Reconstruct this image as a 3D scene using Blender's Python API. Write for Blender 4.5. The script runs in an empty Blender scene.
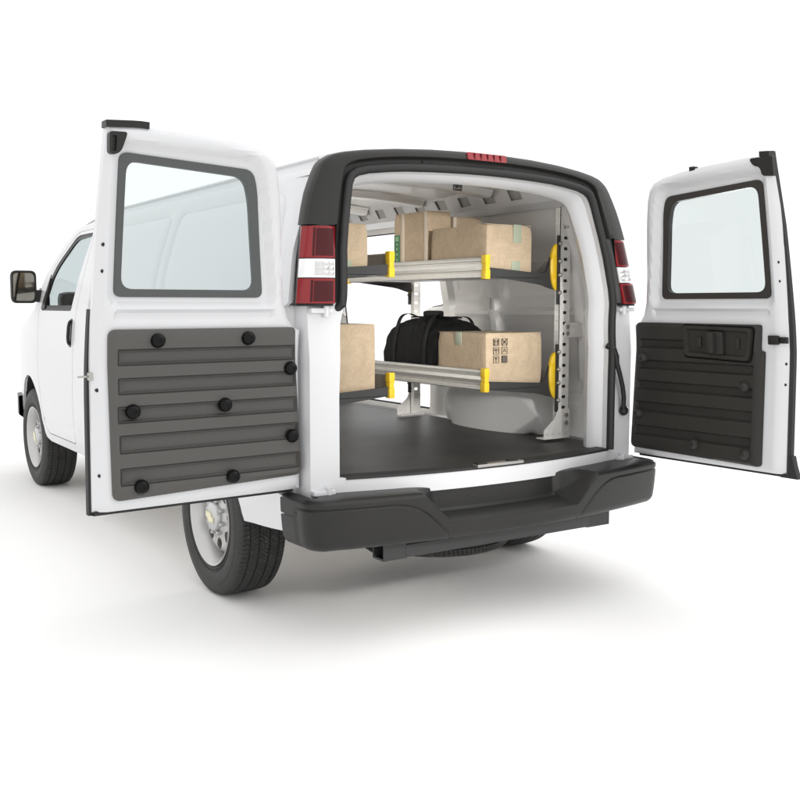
import bpy, bmesh, math, random
import numpy as np
from mathutils import Vector, Matrix
from mathutils.geometry import delaunay_2d_cdt

random.seed(7)
S = bpy.context.scene
COL = S.collection

# ------------------------------------------------------------------ camera
cam_d = bpy.data.cameras.new('camera')
cam_d.sensor_width = 36.0
cam_d.lens = 985.0 / 800.0 * 36.0
cam_d.clip_start = 0.05
cam_d.clip_end = 2000.0
cam = bpy.data.objects.new('camera', cam_d)
COL.objects.link(cam)
cam.location = (-2.744, -3.446, 1.3735)
cam.rotation_euler = (math.radians(90 - 5.5), 0.0, math.radians(-33.4))
S.camera = cam

# ------------------------------------------------------------------ world: white studio
W = bpy.data.worlds.new('World')
S.world = W
W.use_nodes = True
bg = W.node_tree.nodes['Background']
bg.inputs['Color'].default_value = (1.0, 1.0, 1.0, 1.0)
bg.inputs['Strength'].default_value = 1.25

def area_lamp(name, loc, target, size, power, color=(1, 1, 1), spread=180):
    d = bpy.data.lights.new(name, 'AREA')
    d.shape = 'RECTANGLE'
    d.size, d.size_y = size
    d.energy = power
    d.color = color
    d.spread = math.radians(spread)
    o = bpy.data.objects.new(name, d)
    COL.objects.link(o)
    o.location = loc
    o.rotation_euler = (Vector(target) - Vector(loc)).to_track_quat('-Z', 'Y').to_euler()
    return o
area_lamp('overhead_fill', (3.0, -1.5, 6.0), (0.6, -0.2, 0.0), (7.0, 7.0), 140)  # unseen lamp added to whiten the floor and thin the shadow at right
area_lamp('side_fill', (4.4, 3.0, 1.15), (-0.2, 1.6, 1.85), (2.2, 0.9), 105, (1.0, 0.985, 0.96), 44)  # unseen lamp added to brighten the cargo interior through the side opening
area_lamp('cargo_fill', (-2.0, -9.0, 2.3), (0.10, 0.5, 1.34), (0.7, 0.7), 5.2, (1.0, 0.985, 0.955), 11)  # unseen narrow lamp added to brighten the boxes and cargo walls
area_lamp('floor_fill', (-1.6, -8.5, 4.4), (-0.25, 0.15, 0.0), (0.8, 0.8), 1.7, (1.0, 0.97, 0.93), 9)  # unseen narrow lamp added to lighten the shadow under the van

S.view_settings.view_transform = 'Standard'
S.view_settings.look = 'None'
S.view_settings.exposure = 0.0
S.view_settings.gamma = 1.0
S.cycles.max_bounces = 10
S.cycles.diffuse_bounces = 6
S.cycles.transparent_max_bounces = 16
S.cycles.use_denoising = True

# ------------------------------------------------------------------ materials
def mat(name, color, rough=0.5, metal=0.0, coat=0.0, coat_rough=0.05, spec=0.5, noise=None, bump=None, trans=0.0, ior=1.45):
    """noise=(scale, amount, detail): brightness variation of the thing's own colour; bump=(scale, strength, distance)"""
    m = bpy.data.materials.new(name)
    m.use_nodes = True
    nt = m.node_tree
    b = nt.nodes['Principled BSDF']
    b.inputs['Base Color'].default_value = (*color, 1)
    b.inputs['Roughness'].default_value = rough
    b.inputs['Metallic'].default_value = metal
    b.inputs['Coat Weight'].default_value = coat
    b.inputs['Coat Roughness'].default_value = coat_rough
    b.inputs['Specular IOR Level'].default_value = spec
    b.inputs['Transmission Weight'].default_value = trans
    b.inputs['IOR'].default_value = ior
    tc = nt.nodes.new('ShaderNodeTexCoord')
    if noise:
        n = nt.nodes.new('ShaderNodeTexNoise')
        n.inputs['Scale'].default_value = noise[0]
        n.inputs['Detail'].default_value = noise[2] if len(noise) > 2 else 6
        nt.links.new(tc.outputs['Object'], n.inputs['Vector'])
        r = nt.nodes.new('ShaderNodeValToRGB')
        a = noise[1]
        r.color_ramp.elements[0].position = 0.3
        r.color_ramp.elements[1].position = 0.7
        r.color_ramp.elements[0].color = (*[c * (1 - a) for c in color], 1)
        r.color_ramp.elements[1].color = (*[min(1, c * (1 + a)) for c in color], 1)
        nt.links.new(n.outputs['Fac'], r.inputs['Fac'])
        nt.links.new(r.outputs['Color'], b.inputs['Base Color'])
    if bump:
        n2 = nt.nodes.new('ShaderNodeTexNoise')
        n2.inputs['Scale'].default_value = bump[0]
        n2.inputs['Detail'].default_value = 5
        nt.links.new(tc.outputs['Object'], n2.inputs['Vector'])
        bp = nt.nodes.new('ShaderNodeBump')
        bp.inputs['Strength'].default_value = bump[1]
        bp.inputs['Distance'].default_value = bump[2]
        nt.links.new(n2.outputs['Fac'], bp.inputs['Height'])
        nt.links.new(bp.outputs['Normal'], b.inputs['Normal'])
    return m

def glass_mat(name, tint, gloss=0.06):
    m = bpy.data.materials.new(name)
    m.use_nodes = True
    nt = m.node_tree
    nt.nodes.clear()
    out = nt.nodes.new('ShaderNodeOutputMaterial')
    mix = nt.nodes.new('ShaderNodeMixShader')
    tr = nt.nodes.new('ShaderNodeBsdfTransparent')
    tr.inputs['Color'].default_value = (*tint, 1)
    gl = nt.nodes.new('ShaderNodeBsdfGlossy')
    gl.inputs['Roughness'].default_value = 0.02
    gl.inputs['Color'].default_value = (0.85, 0.9, 0.9, 1)
    mix.inputs[0].default_value = gloss
    nt.links.new(tr.outputs[0], mix.inputs[1])
    nt.links.new(gl.outputs[0], mix.inputs[2])
    nt.links.new(mix.outputs[0], out.inputs['Surface'])
    return m

def cardboard(name, color):
    """kraft board: fibres, faint flute lines and pale scuffs"""
    m = bpy.data.materials.new(name)
    m.use_nodes = True
    nt = m.node_tree
    b = nt.nodes['Principled BSDF']
    b.inputs['Roughness'].default_value = 0.85
    b.inputs['Specular IOR Level'].default_value = 0.2
    tc = nt.nodes.new('ShaderNodeTexCoord')
    def noise(scale, detail, dist=0.0):
        n = nt.nodes.new('ShaderNodeTexNoise')
        n.inputs['Scale'].default_value = scale
        n.inputs['Detail'].default_value = detail
        n.inputs['Distortion'].default_value = dist
        nt.links.new(tc.outputs['Object'], n.inputs['Vector'])
        return n
    n1 = noise(9, 4, 1.5)
    n2 = noise(120, 3)
    r1 = nt.nodes.new('ShaderNodeValToRGB')
    r1.color_ramp.elements[0].position = 0.32
    r1.color_ramp.elements[1].position = 0.72
    r1.color_ramp.elements[0].color = (*[c * 0.92 for c in color], 1)
    r1.color_ramp.elements[1].color = (*[min(1, c * 1.07) for c in color], 1)
    nt.links.new(n1.outputs['Fac'], r1.inputs['Fac'])
    r2 = nt.nodes.new('ShaderNodeValToRGB')
    r2.color_ramp.elements[0].position = 0.3
    r2.color_ramp.elements[1].position = 0.7
    r2.color_ramp.elements[0].color = (0.86, 0.86, 0.86, 1)
    r2.color_ramp.elements[1].color = (1, 1, 1, 1)
    nt.links.new(n2.outputs['Fac'], r2.inputs['Fac'])
    mx = nt.nodes.new('ShaderNodeMix')
    mx.data_type = 'RGBA'
    mx.blend_type = 'MULTIPLY'
    mx.inputs[0].default_value = 1.0
    nt.links.new(r1.outputs['Color'], mx.inputs[6])
    nt.links.new(r2.outputs['Color'], mx.inputs[7])
    nt.links.new(mx.outputs[2], b.inputs['Base Color'])
    n3 = noise(16, 5, 2.0)
    bp = nt.nodes.new('ShaderNodeBump')
    bp.inputs['Strength'].default_value = 0.5
    bp.inputs['Distance'].default_value = 0.006
    nt.links.new(n3.outputs['Fac'], bp.inputs['Height'])
    nt.links.new(bp.outputs['Normal'], b.inputs['Normal'])
    return m

def low_spec(m, v):
    m.node_tree.nodes['Principled BSDF'].inputs['Specular IOR Level'].default_value = v
    return m

M = dict(
    floor=mat('white_studio_floor', (0.93, 0.925, 0.915), 0.85, spec=0.1),
    paint=mat('white_paint', (0.635, 0.638, 0.65), 0.30, coat=0.35, coat_rough=0.06),
    inner=mat('interior_white_paint', (0.78, 0.77, 0.755), 0.42, coat=0.3, coat_rough=0.15),
    black=mat('black_plastic_trim', (0.020, 0.0195, 0.0185), 0.38, spec=0.34, bump=(900, 0.25, 0.0006)),
    bumper=mat('grained_bumper_plastic', (0.020, 0.0195, 0.0188), 0.40, spec=0.34, bump=(700, 0.35, 0.0007), noise=(6, 0.10)),
    rubber=mat('black_rubber', (0.016, 0.016, 0.016), 0.6),
    tyre=mat('tyre_rubber', (0.030, 0.030, 0.029), 0.62, bump=(220, 0.2, 0.0008), noise=(14, 0.18)),
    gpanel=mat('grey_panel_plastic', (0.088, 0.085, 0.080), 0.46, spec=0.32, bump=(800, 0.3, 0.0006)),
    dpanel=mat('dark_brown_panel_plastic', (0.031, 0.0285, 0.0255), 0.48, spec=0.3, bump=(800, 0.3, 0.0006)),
    knob=mat('black_knob_plastic', (0.007, 0.007, 0.007), 0.22, spec=0.16),
    dframe=mat('grey_window_gasket', (0.075, 0.080, 0.080), 0.5),
    bframe=mat('dark_window_gasket', (0.030, 0.027, 0.025), 0.45),
    glass=glass_mat('clear_tinted_glass', (0.875, 0.905, 0.905), 0.03),
    rglass=glass_mat('dimmed_glass', (0.815, 0.842, 0.842), 0.03),  # right pane: same glass, darker tint dims the overbright backdrop
    cglass=glass_mat('cab_window_glass', (0.80, 0.83, 0.835), 0.05),
    mirror=mat('mirror_brown_reflection', (0.30, 0.27, 0.235), 0.03, metal=1.0),  # brown reflection put into the mirror's own colour
    alu=mat('brushed_aluminium', (0.52, 0.505, 0.475), 0.32, metal=0.6, noise=(40, 0.04)),
    steel=mat('galvanised_steel', (0.76, 0.745, 0.715), 0.42, metal=0.12, noise=(60, 0.08)),
    deck=mat('grey_shelf_deck', (0.42, 0.41, 0.40), 0.36, metal=0.5),
    arm=mat('black_powder_coat', (0.034, 0.034, 0.034), 0.42),
    yellow=mat('yellow_plastic', (0.72, 0.47, 0.02), 0.38),
    bolt=mat('zinc_bolt', (0.42, 0.41, 0.39), 0.35, metal=0.85),
    mat=mat('black_floor_mat', (0.027, 0.0265, 0.025), 0.44, spec=0.4, noise=(4, 0.5, 10), bump=(60, 0.35, 0.004)),
    rim=mat('silver_rim', (0.50, 0.495, 0.485), 0.34, metal=0.75),
    cap=mat('silver_hub_cap', (0.52, 0.52, 0.525), 0.28, metal=0.8),
    gold=mat('gold_emblem', (0.76, 0.72, 0.50), 0.35, metal=0.2),
    red=mat('red_lamp_lens', (0.22, 0.012, 0.016), 0.15, coat=0.4, spec=0.3, coat_rough=0.03),
    redin=mat('dark_red_reflector', (0.055, 0.007, 0.009), 0.2, coat=0.15, spec=0.2, coat_rough=0.03),
    clear=mat('clear_lamp_lens', (0.78, 0.78, 0.78), 0.10, coat=1.0),
    facet=mat('chrome_reflector_facets', (0.60, 0.60, 0.60), 0.16, metal=0.6),
    board=cardboard('kraft_cardboard', (0.485, 0.378, 0.262)),
    board2=cardboard('darker_kraft_cardboard', (0.45, 0.35, 0.245)),
    tape=mat('pale_green_tape', (0.33, 0.36, 0.27), 0.35),
    pale=mat('pale_box_edge', (0.60, 0.52, 0.42), 0.7),
    green=mat('green_print', (0.045, 0.14, 0.06), 0.6),
    greenpale=mat('pale_green_print', (0.22, 0.38, 0.22), 0.6),
    ink=mat('dark_ink', (0.10, 0.085, 0.07), 0.7),
    fabric=mat('black_bag_nylon', (0.006, 0.006, 0.006), 0.75, spec=0.25, bump=(260, 0.5, 0.0015)),
    web=mat('black_webbing', (0.006, 0.006, 0.006), 0.6, spec=0.25),
    under=mat('black_underbody', (0.02, 0.02, 0.02), 0.7), belly=mat('pale_bounce_underbody', (0.75, 0.72, 0.68), 0.7),  # belly: unseen underbody made pale to bounce light onto the floor
    seat=mat('charcoal_seat_fabric', (0.022, 0.022, 0.024), 0.75),
    slot=mat('grey_backing', (0.40, 0.395, 0.385), 0.6),
    screw=mat('dark_hole', (0.01, 0.01, 0.01), 0.6),
)

# ------------------------------------------------------------------ mesh helpers
def link(name, verts, faces, material, parent=None, smooth=35, mats=None, fm=None):
    me = bpy.data.meshes.new(name)
    me.from_pydata([tuple(v) for v in verts], [], [tuple(f) for f in faces])
    for mm in (mats or [material]):
        me.materials.append(mm)
    if fm is not None:
        me.polygons.foreach_set('material_index', fm)
    if smooth:
        me.polygons.foreach_set('use_smooth', [True] * len(me.polygons))
        me.set_sharp_from_angle(angle=math.radians(smooth))
    me.validate()
    me.update()
    o = bpy.data.objects.new(name, me)
    COL.objects.link(o)
    if parent:
        o.parent = parent
    return o

class MB:
    """collects shapes into one mesh"""
    def __init__(s):
        s.v, s.f, s.m = [], [], []
    def add(s, verts, faces, mi=0):
        b = len(s.v)
        s.v += [tuple(v) for v in verts]
        s.f += [tuple(i + b for i in f) for f in faces]
        s.m += [mi] * len(faces)
        return s
    def box(s, lo, hi, mi=0, bev=0.0, fr=None):
        """box, optionally chamfered; fr = function mapping local to world"""
        bm = bmesh.new()
        bmesh.ops.create_cube(bm, size=1.0)
        c = [(a + b) / 2 for a, b in zip(lo, hi)]
        d = [b - a for a, b in zip(lo, hi)]
        for v in bm.verts:
            v.co = Vector((c[0] + v.co.x * d[0], c[1] + v.co.y * d[1], c[2] + v.co.z * d[2]))
        if bev > 0:
            bmesh.ops.bevel(bm, geom=bm.edges[:], offset=bev, segments=2, profile=0.6, affect='EDGES')
        bm.verts.index_update()
        vs = [v.co.copy() for v in bm.verts]
        if fr:
            vs = [fr(v) for v in vs]
        s.add(vs, [[v.index for v in f.verts] for f in bm.faces], mi)
        bm.free()
        return s
    def tube(s, pts, r, n=10, mi=0, cap=True, flat=None):
        pts = [Vector(p) for p in pts]
        rs = r if isinstance(r, (list, tuple)) else [r] * len(pts)
        rings = []
        up = None
        for i, p in enumerate(pts):
            t = (pts[min(i + 1, len(pts) - 1)] - pts[max(i - 1, 0)]).normalized()
            if up is None:
                up = Vector((0, 0, 1)) if abs(t.z) < 0.9 else Vector((1, 0, 0))
            a = t.cross(up).normalized()
            up = a.cross(t).normalized()
            rings.append([p + (a * math.cos(2 * math.pi * k / n) + up * math.sin(2 * math.pi * k / n) * (flat or 1.0)) * rs[i] for k in range(n)])
        vs = [q for rg in rings for q in rg]
        fs = []
        for i in range(len(pts) - 1):
            for k in range(n):
                fs.append((i * n + k, i * n + (k + 1) % n, (i + 1) * n + (k + 1) % n, (i + 1) * n + k))
        if cap:
            fs.append(tuple(range(n))[::-1])
            fs.append(tuple((len(pts) - 1) * n + k for k in range(n)))
        return s.add(vs, fs, mi)
    def lathe(s, prof, seg=48, axis='x', c=(0, 0, 0), mi=0, closed=False):
        """prof: (along axis, radius)"""
        vs, fs = [], []
        for a, r in prof:
            for k in range(seg):
                t = 2 * math.pi * k / seg
                u, w = r * math.cos(t), r * math.sin(t)
                p = (a, u, w) if axis == 'x' else ((u, a, w) if axis == 'y' else (u, w, a))
                vs.append((p[0] + c[0], p[1] + c[1], p[2] + c[2]))
        m = len(prof)
        for i in range(m - 1 + (1 if closed else 0)):
            j = (i + 1) % m
            for k in range(seg):
                fs.append((i * seg + k, i * seg + (k + 1) % seg, j * seg + (k + 1) % seg, j * seg + k))
        return s.add(vs, fs, mi)
    def ball(s, c, r, n=20, sc=(1, 1, 1), mi=0):
        bm = bmesh.new()
        bmesh.ops.create_uvsphere(bm, u_segments=n, v_segments=max(8, n // 2), radius=r)
        bm.verts.index_update()
        s.add([(c[0] + v.co.x * sc[0], c[1] + v.co.y * sc[1], c[2] + v.co.z * sc[2]) for v in bm.verts], [[v.index for v in f.verts] for f in bm.faces], mi)
        bm.free()
        return s
    def prism(s, poly, fr0, fr1, mi=0):
        """extrude 2D poly between two mapping functions"""
        n = len(poly)
        vs = [fr0(*p) for p in poly] + [fr1(*p) for p in poly]
        fs = [tuple(range(n)), tuple(range(2 * n - 1, n - 1, -1))]
        for i in range(n):
            j = (i + 1) % n
            fs.append((i, i + n, j + n, j))
        return s.add(vs, fs, mi)
    def build(s, name, material, parent=None, smooth=35, mats=None):
        o = link(name, s.v, s.f, material, parent, smooth, mats, s.m if mats else None)
        bm = bmesh.new()
        bm.from_mesh(o.data)
        bmesh.ops.recalc_face_normals(bm, faces=bm.faces[:])
        bm.to_mesh(o.data)
        bm.free()
        return o

def round_poly(pts, r, n=6):
    """2D polygon with rounded corners; r may be one radius or one per corner"""
    out = []
    m = len(pts)
    rr = r if isinstance(r, (list, tuple)) else [r] * m
    for i in range(m):
        p = np.array(pts[i], float)
        a = np.array(pts[i - 1], float) - p
        b = np.array(pts[(i + 1) % m], float) - p
        la, lb = np.linalg.norm(a), np.linalg.norm(b)
        k = min(rr[i], la * 0.49, lb * 0.49)
        if k < 1e-5:
            out.append(tuple(p))
            continue
        p0, p1 = p + a / la * k, p + b / lb * k
        for j in range(n + 1):
            t = j / n
            out.append(tuple((1 - t) ** 2 * p0 + 2 * t * (1 - t) * p + t * t * p1))
    return out

def rect(u0, v0, u1, v1):
    return [(u0, v0), (u1, v0), (u1, v1), (u0, v1)]

def densify(poly, step, closed=True):
    out = []
    n = len(poly)
    for i in range(n if closed else n - 1):
        a, b = np.array(poly[i], float), np.array(poly[(i + 1) % n], float)
        k = max(1, int(math.ceil(np.linalg.norm(b - a) / step)))
        for j in range(k):
            out.append(tuple(a + (b - a) * j / k))
    if not closed:
        out.append(tuple(poly[-1]))
    return out

def inside(poly, P):
    """vectorised point in polygon"""
    poly = np.asarray(poly, float)
    x, y = P[:, 0], P[:, 1]
    c = np.zeros(len(P), bool)
    n = len(poly)
    for i in range(n):
        x0, y0 = poly[i]
        x1, y1 = poly[(i + 1) % n]
        if y0 == y1:
            continue
        cond = ((y0 > y) != (y1 > y)) & (x < (x1 - x0) * (y - y0) / (y1 - y0) + x0)
        c ^= cond
    return c

def segdist(poly, P, closed=True):
    poly = np.asarray(poly, float)
    d = np.full(len(P), 1e9)
    n = len(poly)
    for i in range(n if closed else n - 1):
        a, b = poly[i], poly[(i + 1) % n]
        ab = b - a
        L = ab @ ab
        if L < 1e-14:
            continue
        t = np.clip(((P - a) @ ab) / L, 0, 1)
        q = a + t[:, None] * ab
        d = np.minimum(d, np.hypot(P[:, 0] - q[:, 0], P[:, 1] - q[:, 1]))
    return d

def offset_line(line, w, closed):
    line = [np.array(p, float) for p in line]
    n = len(line)
    out = []
    for i in range(n):
        a = line[i - 1] if (closed or i > 0) else line[i]
        b = line[(i + 1) % n] if (closed or i < n - 1) else line[i]
        t = b - a
        t = t / (np.linalg.norm(t) + 1e-12)
        out.append(tuple(line[i] + np.array((-t[1], t[0])) * w))
    return out

def sheet(outline, fmap, holes=(), res=0.05, edge=None, thick=0.0, lines=(), hfun=None, steps=(), flip=False):
    """Meshes a 2D region with holes and lifts it by fmap(u, v, h) -> point (h: height along the outward side).
    lines: (polyline, closed, half width, depth) grooves; steps: (closed poly, bevel, depth): everything inside sunk by depth;
    hfun(P) -> extra height array; thick: slab thickness towards -h.  Returns (verts, faces)."""
    edge = edge or res
    loops = [densify(outline, edge)] + [densify(h, edge) for h in holes]
    cons = []                              # (points, closed)
    for L in loops:
        cons.append((L, True))
    for ln, cl, hw, dp in lines:
        d = densify(ln, edge, cl)
        cons.append((d, cl))
        cons.append((offset_line(d, hw, cl), cl))
        cons.append((offset_line(d, -hw, cl), cl))
    stp = []
    for poly, bev, dp in steps:
        d = densify(poly, edge)
        area = sum(d[i][0] * d[(i + 1) % len(d)][1] - d[(i + 1) % len(d)][0] * d[i][1] for i in range(len(d)))
        inn = offset_line(d, bev if area > 0 else -bev, True)
        cons.append((d, True))
        cons.append((inn, True))
        stp.append((d, inn, bev, dp))
    pts, edges = [], []
    for L, cl in cons:
        b = len(pts)
        pts += L
        n = len(L)
        edges += [(b + i, b + (i + 1) % n) for i in range(n if cl else n - 1)]
    o = np.asarray(loops[0])
    lo, hi = o.min(0), o.max(0)
    gx = np.arange(lo[0] + res * 0.5, hi[0], res)
    gy = np.arange(lo[1] + res * 0.5, hi[1], res)
    if len(gx) and len(gy):
        G = np.stack(np.meshgrid(gx, gy), -1).reshape(-1, 2)
        k = inside(loops[0], G)
        for h in loops[1:]:
            k &= ~inside(h, G)
        G = G[k]
        if len(G):
            d = np.full(len(G), 1e9)
            for L, cl in cons:
                d = np.minimum(d, segdist(L, G, cl))
            G = G[d > res * 0.35]
            pts += [tuple(g) for g in G]
    vc, ec, fc, *_ = delaunay_2d_cdt([Vector(p) for p in pts], edges, [], 0, 1e-6)
    P = np.array([(v.x, v.y) for v in vc])
    F = np.array([list(f) for f in fc if len(f) == 3])
    C = P[F].mean(1)
    k = inside(loops[0], C)
    for h in loops[1:]:
        k &= ~inside(h, C)
    F = F[k]
    used = np.unique(F)
    rem = -np.ones(len(P), int)
    rem[used] = np.arange(len(used))
    P, F = P[used], rem[F]
    H = np.zeros(len(P)) if hfun is None else np.asarray(hfun(P), float)
    for ln, cl, hw, dp in lines:
        d = segdist(ln, P, cl)
        H = H - dp * np.clip(1 - d / hw, 0, 1)
    for d0, inn, bev, dp in stp:
        ins = inside(d0, P)
        dist = segdist(d0, P)
        w = np.where(ins, np.clip(dist / (bev * 0.98), 0, 1), 0.0)
        w = np.where(dist < 1e-5, 0.0, w)
        H = H - dp * w
    V = [fmap(p[0], p[1], h) for p, h in zip(P, H)]
    faces = [tuple(f) for f in F]
    # wind so that faces look towards +h
    a, b, c = F[len(F) // 2]
    nn = (Vector(V[b]) - Vector(V[a])).cross(Vector(V[c]) - Vector(V[a]))
    up = Vector(fmap(P[a][0], P[a][1], H[a] + 0.01)) - Vector(V[a])
    if nn.dot(up) < 0:
        faces = [f[::-1] for f in faces]
    if thick > 0:
        n = len(V)
        V += [fmap(p[0], p[1], -thick + (0 if thick > 0.03 else h)) for p, h in zip(P, H)]
        cnt = {}
        for f in faces:
            for i in range(3):
                e = (f[i], f[(i + 1) % 3])
                cnt[e] = 1
        bnd = [e for e in cnt if (e[1], e[0]) not in cnt]
        back = [tuple(i + n for i in f[::-1]) for f in faces]
        faces = faces + back + [(e[1], e[0], e[0] + n, e[1] + n) for e in bnd]
    return V, faces

def smooth01(x):
    x = np.clip(x, 0, 1)
    return x * x * (3 - 2 * x)

def empty(name, loc, label, cat, group=None, rz=0.0):
    o = bpy.data.objects.new(name, None)
    o.empty_display_size = 0.1
    COL.objects.link(o)
    o.location = loc
    o.rotation_euler = (0, 0, rz)
    o['label'] = label
    o['category'] = cat
    if group:
        o['group'] = group
    return o

# ------------------------------------------------------------------ the floor
fl = link('floor', [(-300, -300, 0), (300, -300, 0), (300, 300, 0), (-300, 300, 0)], [(0, 1, 2, 3)], M['floor'], smooth=0)
fl['kind'] = 'structure'

# ------------------------------------------------------------------ van shape functions (x right, y forward, z up; rear face near y = 0)
VAN = empty('cargo_van', (0, 0, 0), 'white cargo van with both rear doors swung open, on white floor', 'van')
PZ = [0.36, 0.45, 0.55, 0.80, 1.00, 1.20, 1.38, 1.55, 1.69, 1.82, 1.90, 1.96]
PX = [0.955, 0.985, 1.000, 1.005, 1.000, 0.987, 0.965, 0.930, 0.890, 0.848, 0.818, 0.785]
def half_width(y, z):
    w = float(np.interp(z, PZ, PX))
    q = max(0.0, 1 - y / 0.35)
    w -= 0.028 * q * q * (1.0 if z > 1.3 else 1.35)
    if y > 4.0:
        w -= 0.10 * (y - 4.0) ** 2
    return w
def lean(z):
    return 0.15 * max(0.0, (z - 1.15) / 0.85) ** 1.25
def rear_y(x, z):
    top = 0.09 * max(0.0, 1 - (x / 0.95) ** 2)
    low = 0.105 * max(0.0, 1 - (x / 0.78) ** 2)
    t = min(1.0, max(0.0, (z - 1.20) / 0.26))
    t = t * t * (3 - 2 * t)
    return lean(z) - low * (1 - t) - top * t
def side_map(sgn):
    return lambda y, z, h: Vector((sgn * (half_width(y, z) + h), y, z))
def rear_map(x, z, h):
    return Vector((x, rear_y(x, z) - h, z))

HUB_R, HUB_F, HUB_Z, TYRE_R = 0.897, 4.326, 0.372, 0.374
def arch(yc, a=0.435, b=0.475, z0=0.44, n=22):
    t0 = math.asin((z0 - HUB_Z) / b)
    return [(yc + a * math.cos(t), HUB_Z + b * math.sin(t)) for t in np.linspace(math.pi - t0, t0, n)]

UP_REAR = [(lean(z) + (0.055 if z < 1.69 else 0.030), z) for z in (1.385, 1.5, 1.6, 1.7, 1.8, 1.9)]
def side_outline():
    o = [(0.118, 0.612), (0.075, 0.602), (0.075, 0.46)]
    o += [(0.36, 0.445)]
    o += arch(HUB_R, z0=0.435)
    o += [(1.40, 0.40), (3.80, 0.40)]
    o += arch(HUB_F, z0=0.42)
    o += [(4.90, 0.44), (5.12, 0.48), (5.16, 0.75), (5.12, 1.0), (5.02, 1.13), (4.80, 1.20), (4.45, 1.27), (4.18, 1.345),
          (3.98, 1.60), (3.74, 1.78), (3.52, 1.885), (3.40, 1.90)]
    o += UP_REAR[::-1] + [(0.118, 1.365)]
    return o
door_cut = round_poly([(3.085, 0.46), (3.80, 0.46), (3.92, 0.62), (4.00, 0.95), (4.03, 1.33), (3.82, 1.66), (3.44, 1.872), (3.03, 1.872), (3.00, 1.60), (3.06, 1.2)],
                      [0.03, 0.06, 0.06, 0.05, 0.03, 0.12, 0.10, 0.05, 0.1, 0.1])
door_fill = round_poly([(3.091, 0.466), (3.797, 0.466), (3.914, 0.622), (3.994, 0.951), (4.024, 1.33), (3.815, 1.656), (3.438, 1.866), (3.036, 1.866), (3.006, 1.60), (3.066, 1.2)],
                       [0.03, 0.06, 0.06, 0.05, 0.03, 0.12, 0.10, 0.05, 0.1, 0.1])
win_out = round_poly([(3.17, 1.335), (3.96, 1.335), (3.80, 1.63), (3.43, 1.845), (3.06, 1.845), (3.10, 1.60)], [0.03, 0.02, 0.1, 0.08, 0.03, 0.15])
win_in = round_poly([(3.185, 1.372), (3.895, 1.372), (3.765, 1.61), (3.425, 1.812), (3.078, 1.826), (3.118, 1.60)], [0.02, 0.02, 0.1, 0.08, 0.03, 0.15])
slide_cut = round_poly([(1.60, 0.70), (2.90, 0.70), (2.90, 1.86), (1.42, 1.86), (1.50, 1.3)], [0.05, 0.05, 0.05, 0.05, 0.05])

def pressings():
    q = round_poly([(0.20, 1.30), (1.46, 1.30), (1.52, 1.50), (1.50, 1.84), (0.30, 1.84), (0.22, 1.55)], 0.07)
    p = round_poly([(1.60, 1.30), (2.80, 1.30), (2.78, 1.84), (1.62, 1.84), (1.64, 1.50)], 0.07)
    return [(q, True, 0.012, 0.006), (p, True, 0.012, 0.006)]
body = MB()
roof_line = [(0.05, 1.868), (3.40, 1.868)]
left_lines = pressings() + [ ([(0.4, 0.56), (2.95, 0.56)], False, 0.02, 0.006)]
v, f = sheet(side_outline(), side_map(-1), [door_cut], 0.07, 0.035, 0.018, left_lines)
body.add(v, f)
v, f = sheet(side_outline(), side_map(1), [door_cut, slide_cut], 0.07, 0.035, 0.018, [left_lines[0], left_lines[2]])
body.add(v, f)

# roof skin
RX = [0.0, 0.12, 0.28, 0.45, 0.60, 0.69, 0.742, 0.766, 0.80, 0.816]
RZ = [2.046, 2.045, 2.041, 2.031, 2.016, 2.002, 1.989, 1.975, 1.93, 1.90]
ROOF_SEC = [(0.817, 1.899), (0.812, 1.912), (0.803, 1.926), (0.783, 1.932), (0.776, 1.940), (0.768, 1.957), (0.763, 1.966), (0.768, 1.970), (0.772, 1.974), (0.769, 1.980), (0.758, 1.985), (0.742, 1.989), (0.715, 1.996), (0.69, 2.002),
            (0.645, 2.009), (0.60, 2.016), (0.52, 2.024), (0.45, 2.031), (0.36, 2.037), (0.28, 2.041), (0.20, 2.043), (0.12, 2.045), (0.06, 2.0458), (0.0, 2.046)]
def roof_z(x, y):
    z = float(np.interp(abs(x), RX, RZ))
    k = 1.0
    if y > 2.7:
        k = 1 - 0.72 * ((y - 2.7) / 0.78) ** 2
    return 1.90 + (z - 1.90) * k
sec_ = ROOF_SEC + [(-x, z) for x, z in ROOF_SEC[-2::-1]]
ys = np.concatenate([[0.0, 0.022], np.linspace(0.18, 2.7, 15), np.linspace(2.8, 3.46, 10)])
rv, rf = [], []
for i, y in enumerate(ys):
    k = 1.0 if y <= 2.7 else 1 - 0.72 * ((y - 2.7) / 0.78) ** 2
    for x, z0 in sec_:
        yy = y
        z = 1.90 + (z0 - 1.90) * k
        y0 = rear_y(x, z) + 0.012
        if y < 2.0:
            yy = y0 + (2.0 - y0) * y / 2.0
        if y > 3.2:
            yy = y + 0.10 * (1 - (x / 0.82) ** 2) * (y - 3.2) / 0.26
        rv.append((x, yy, z - (0.030 * float(smooth01((z - 1.93) / 0.05)) if i == 0 else 0.0)))
n = len(sec_)
for i in range(len(ys) - 1):
    for j in range(n - 1):
        rf.append((i * n + j, i * n + j + 1, (i + 1) * n + j + 1, (i + 1) * n + j))
body.add(rv, rf)

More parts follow.
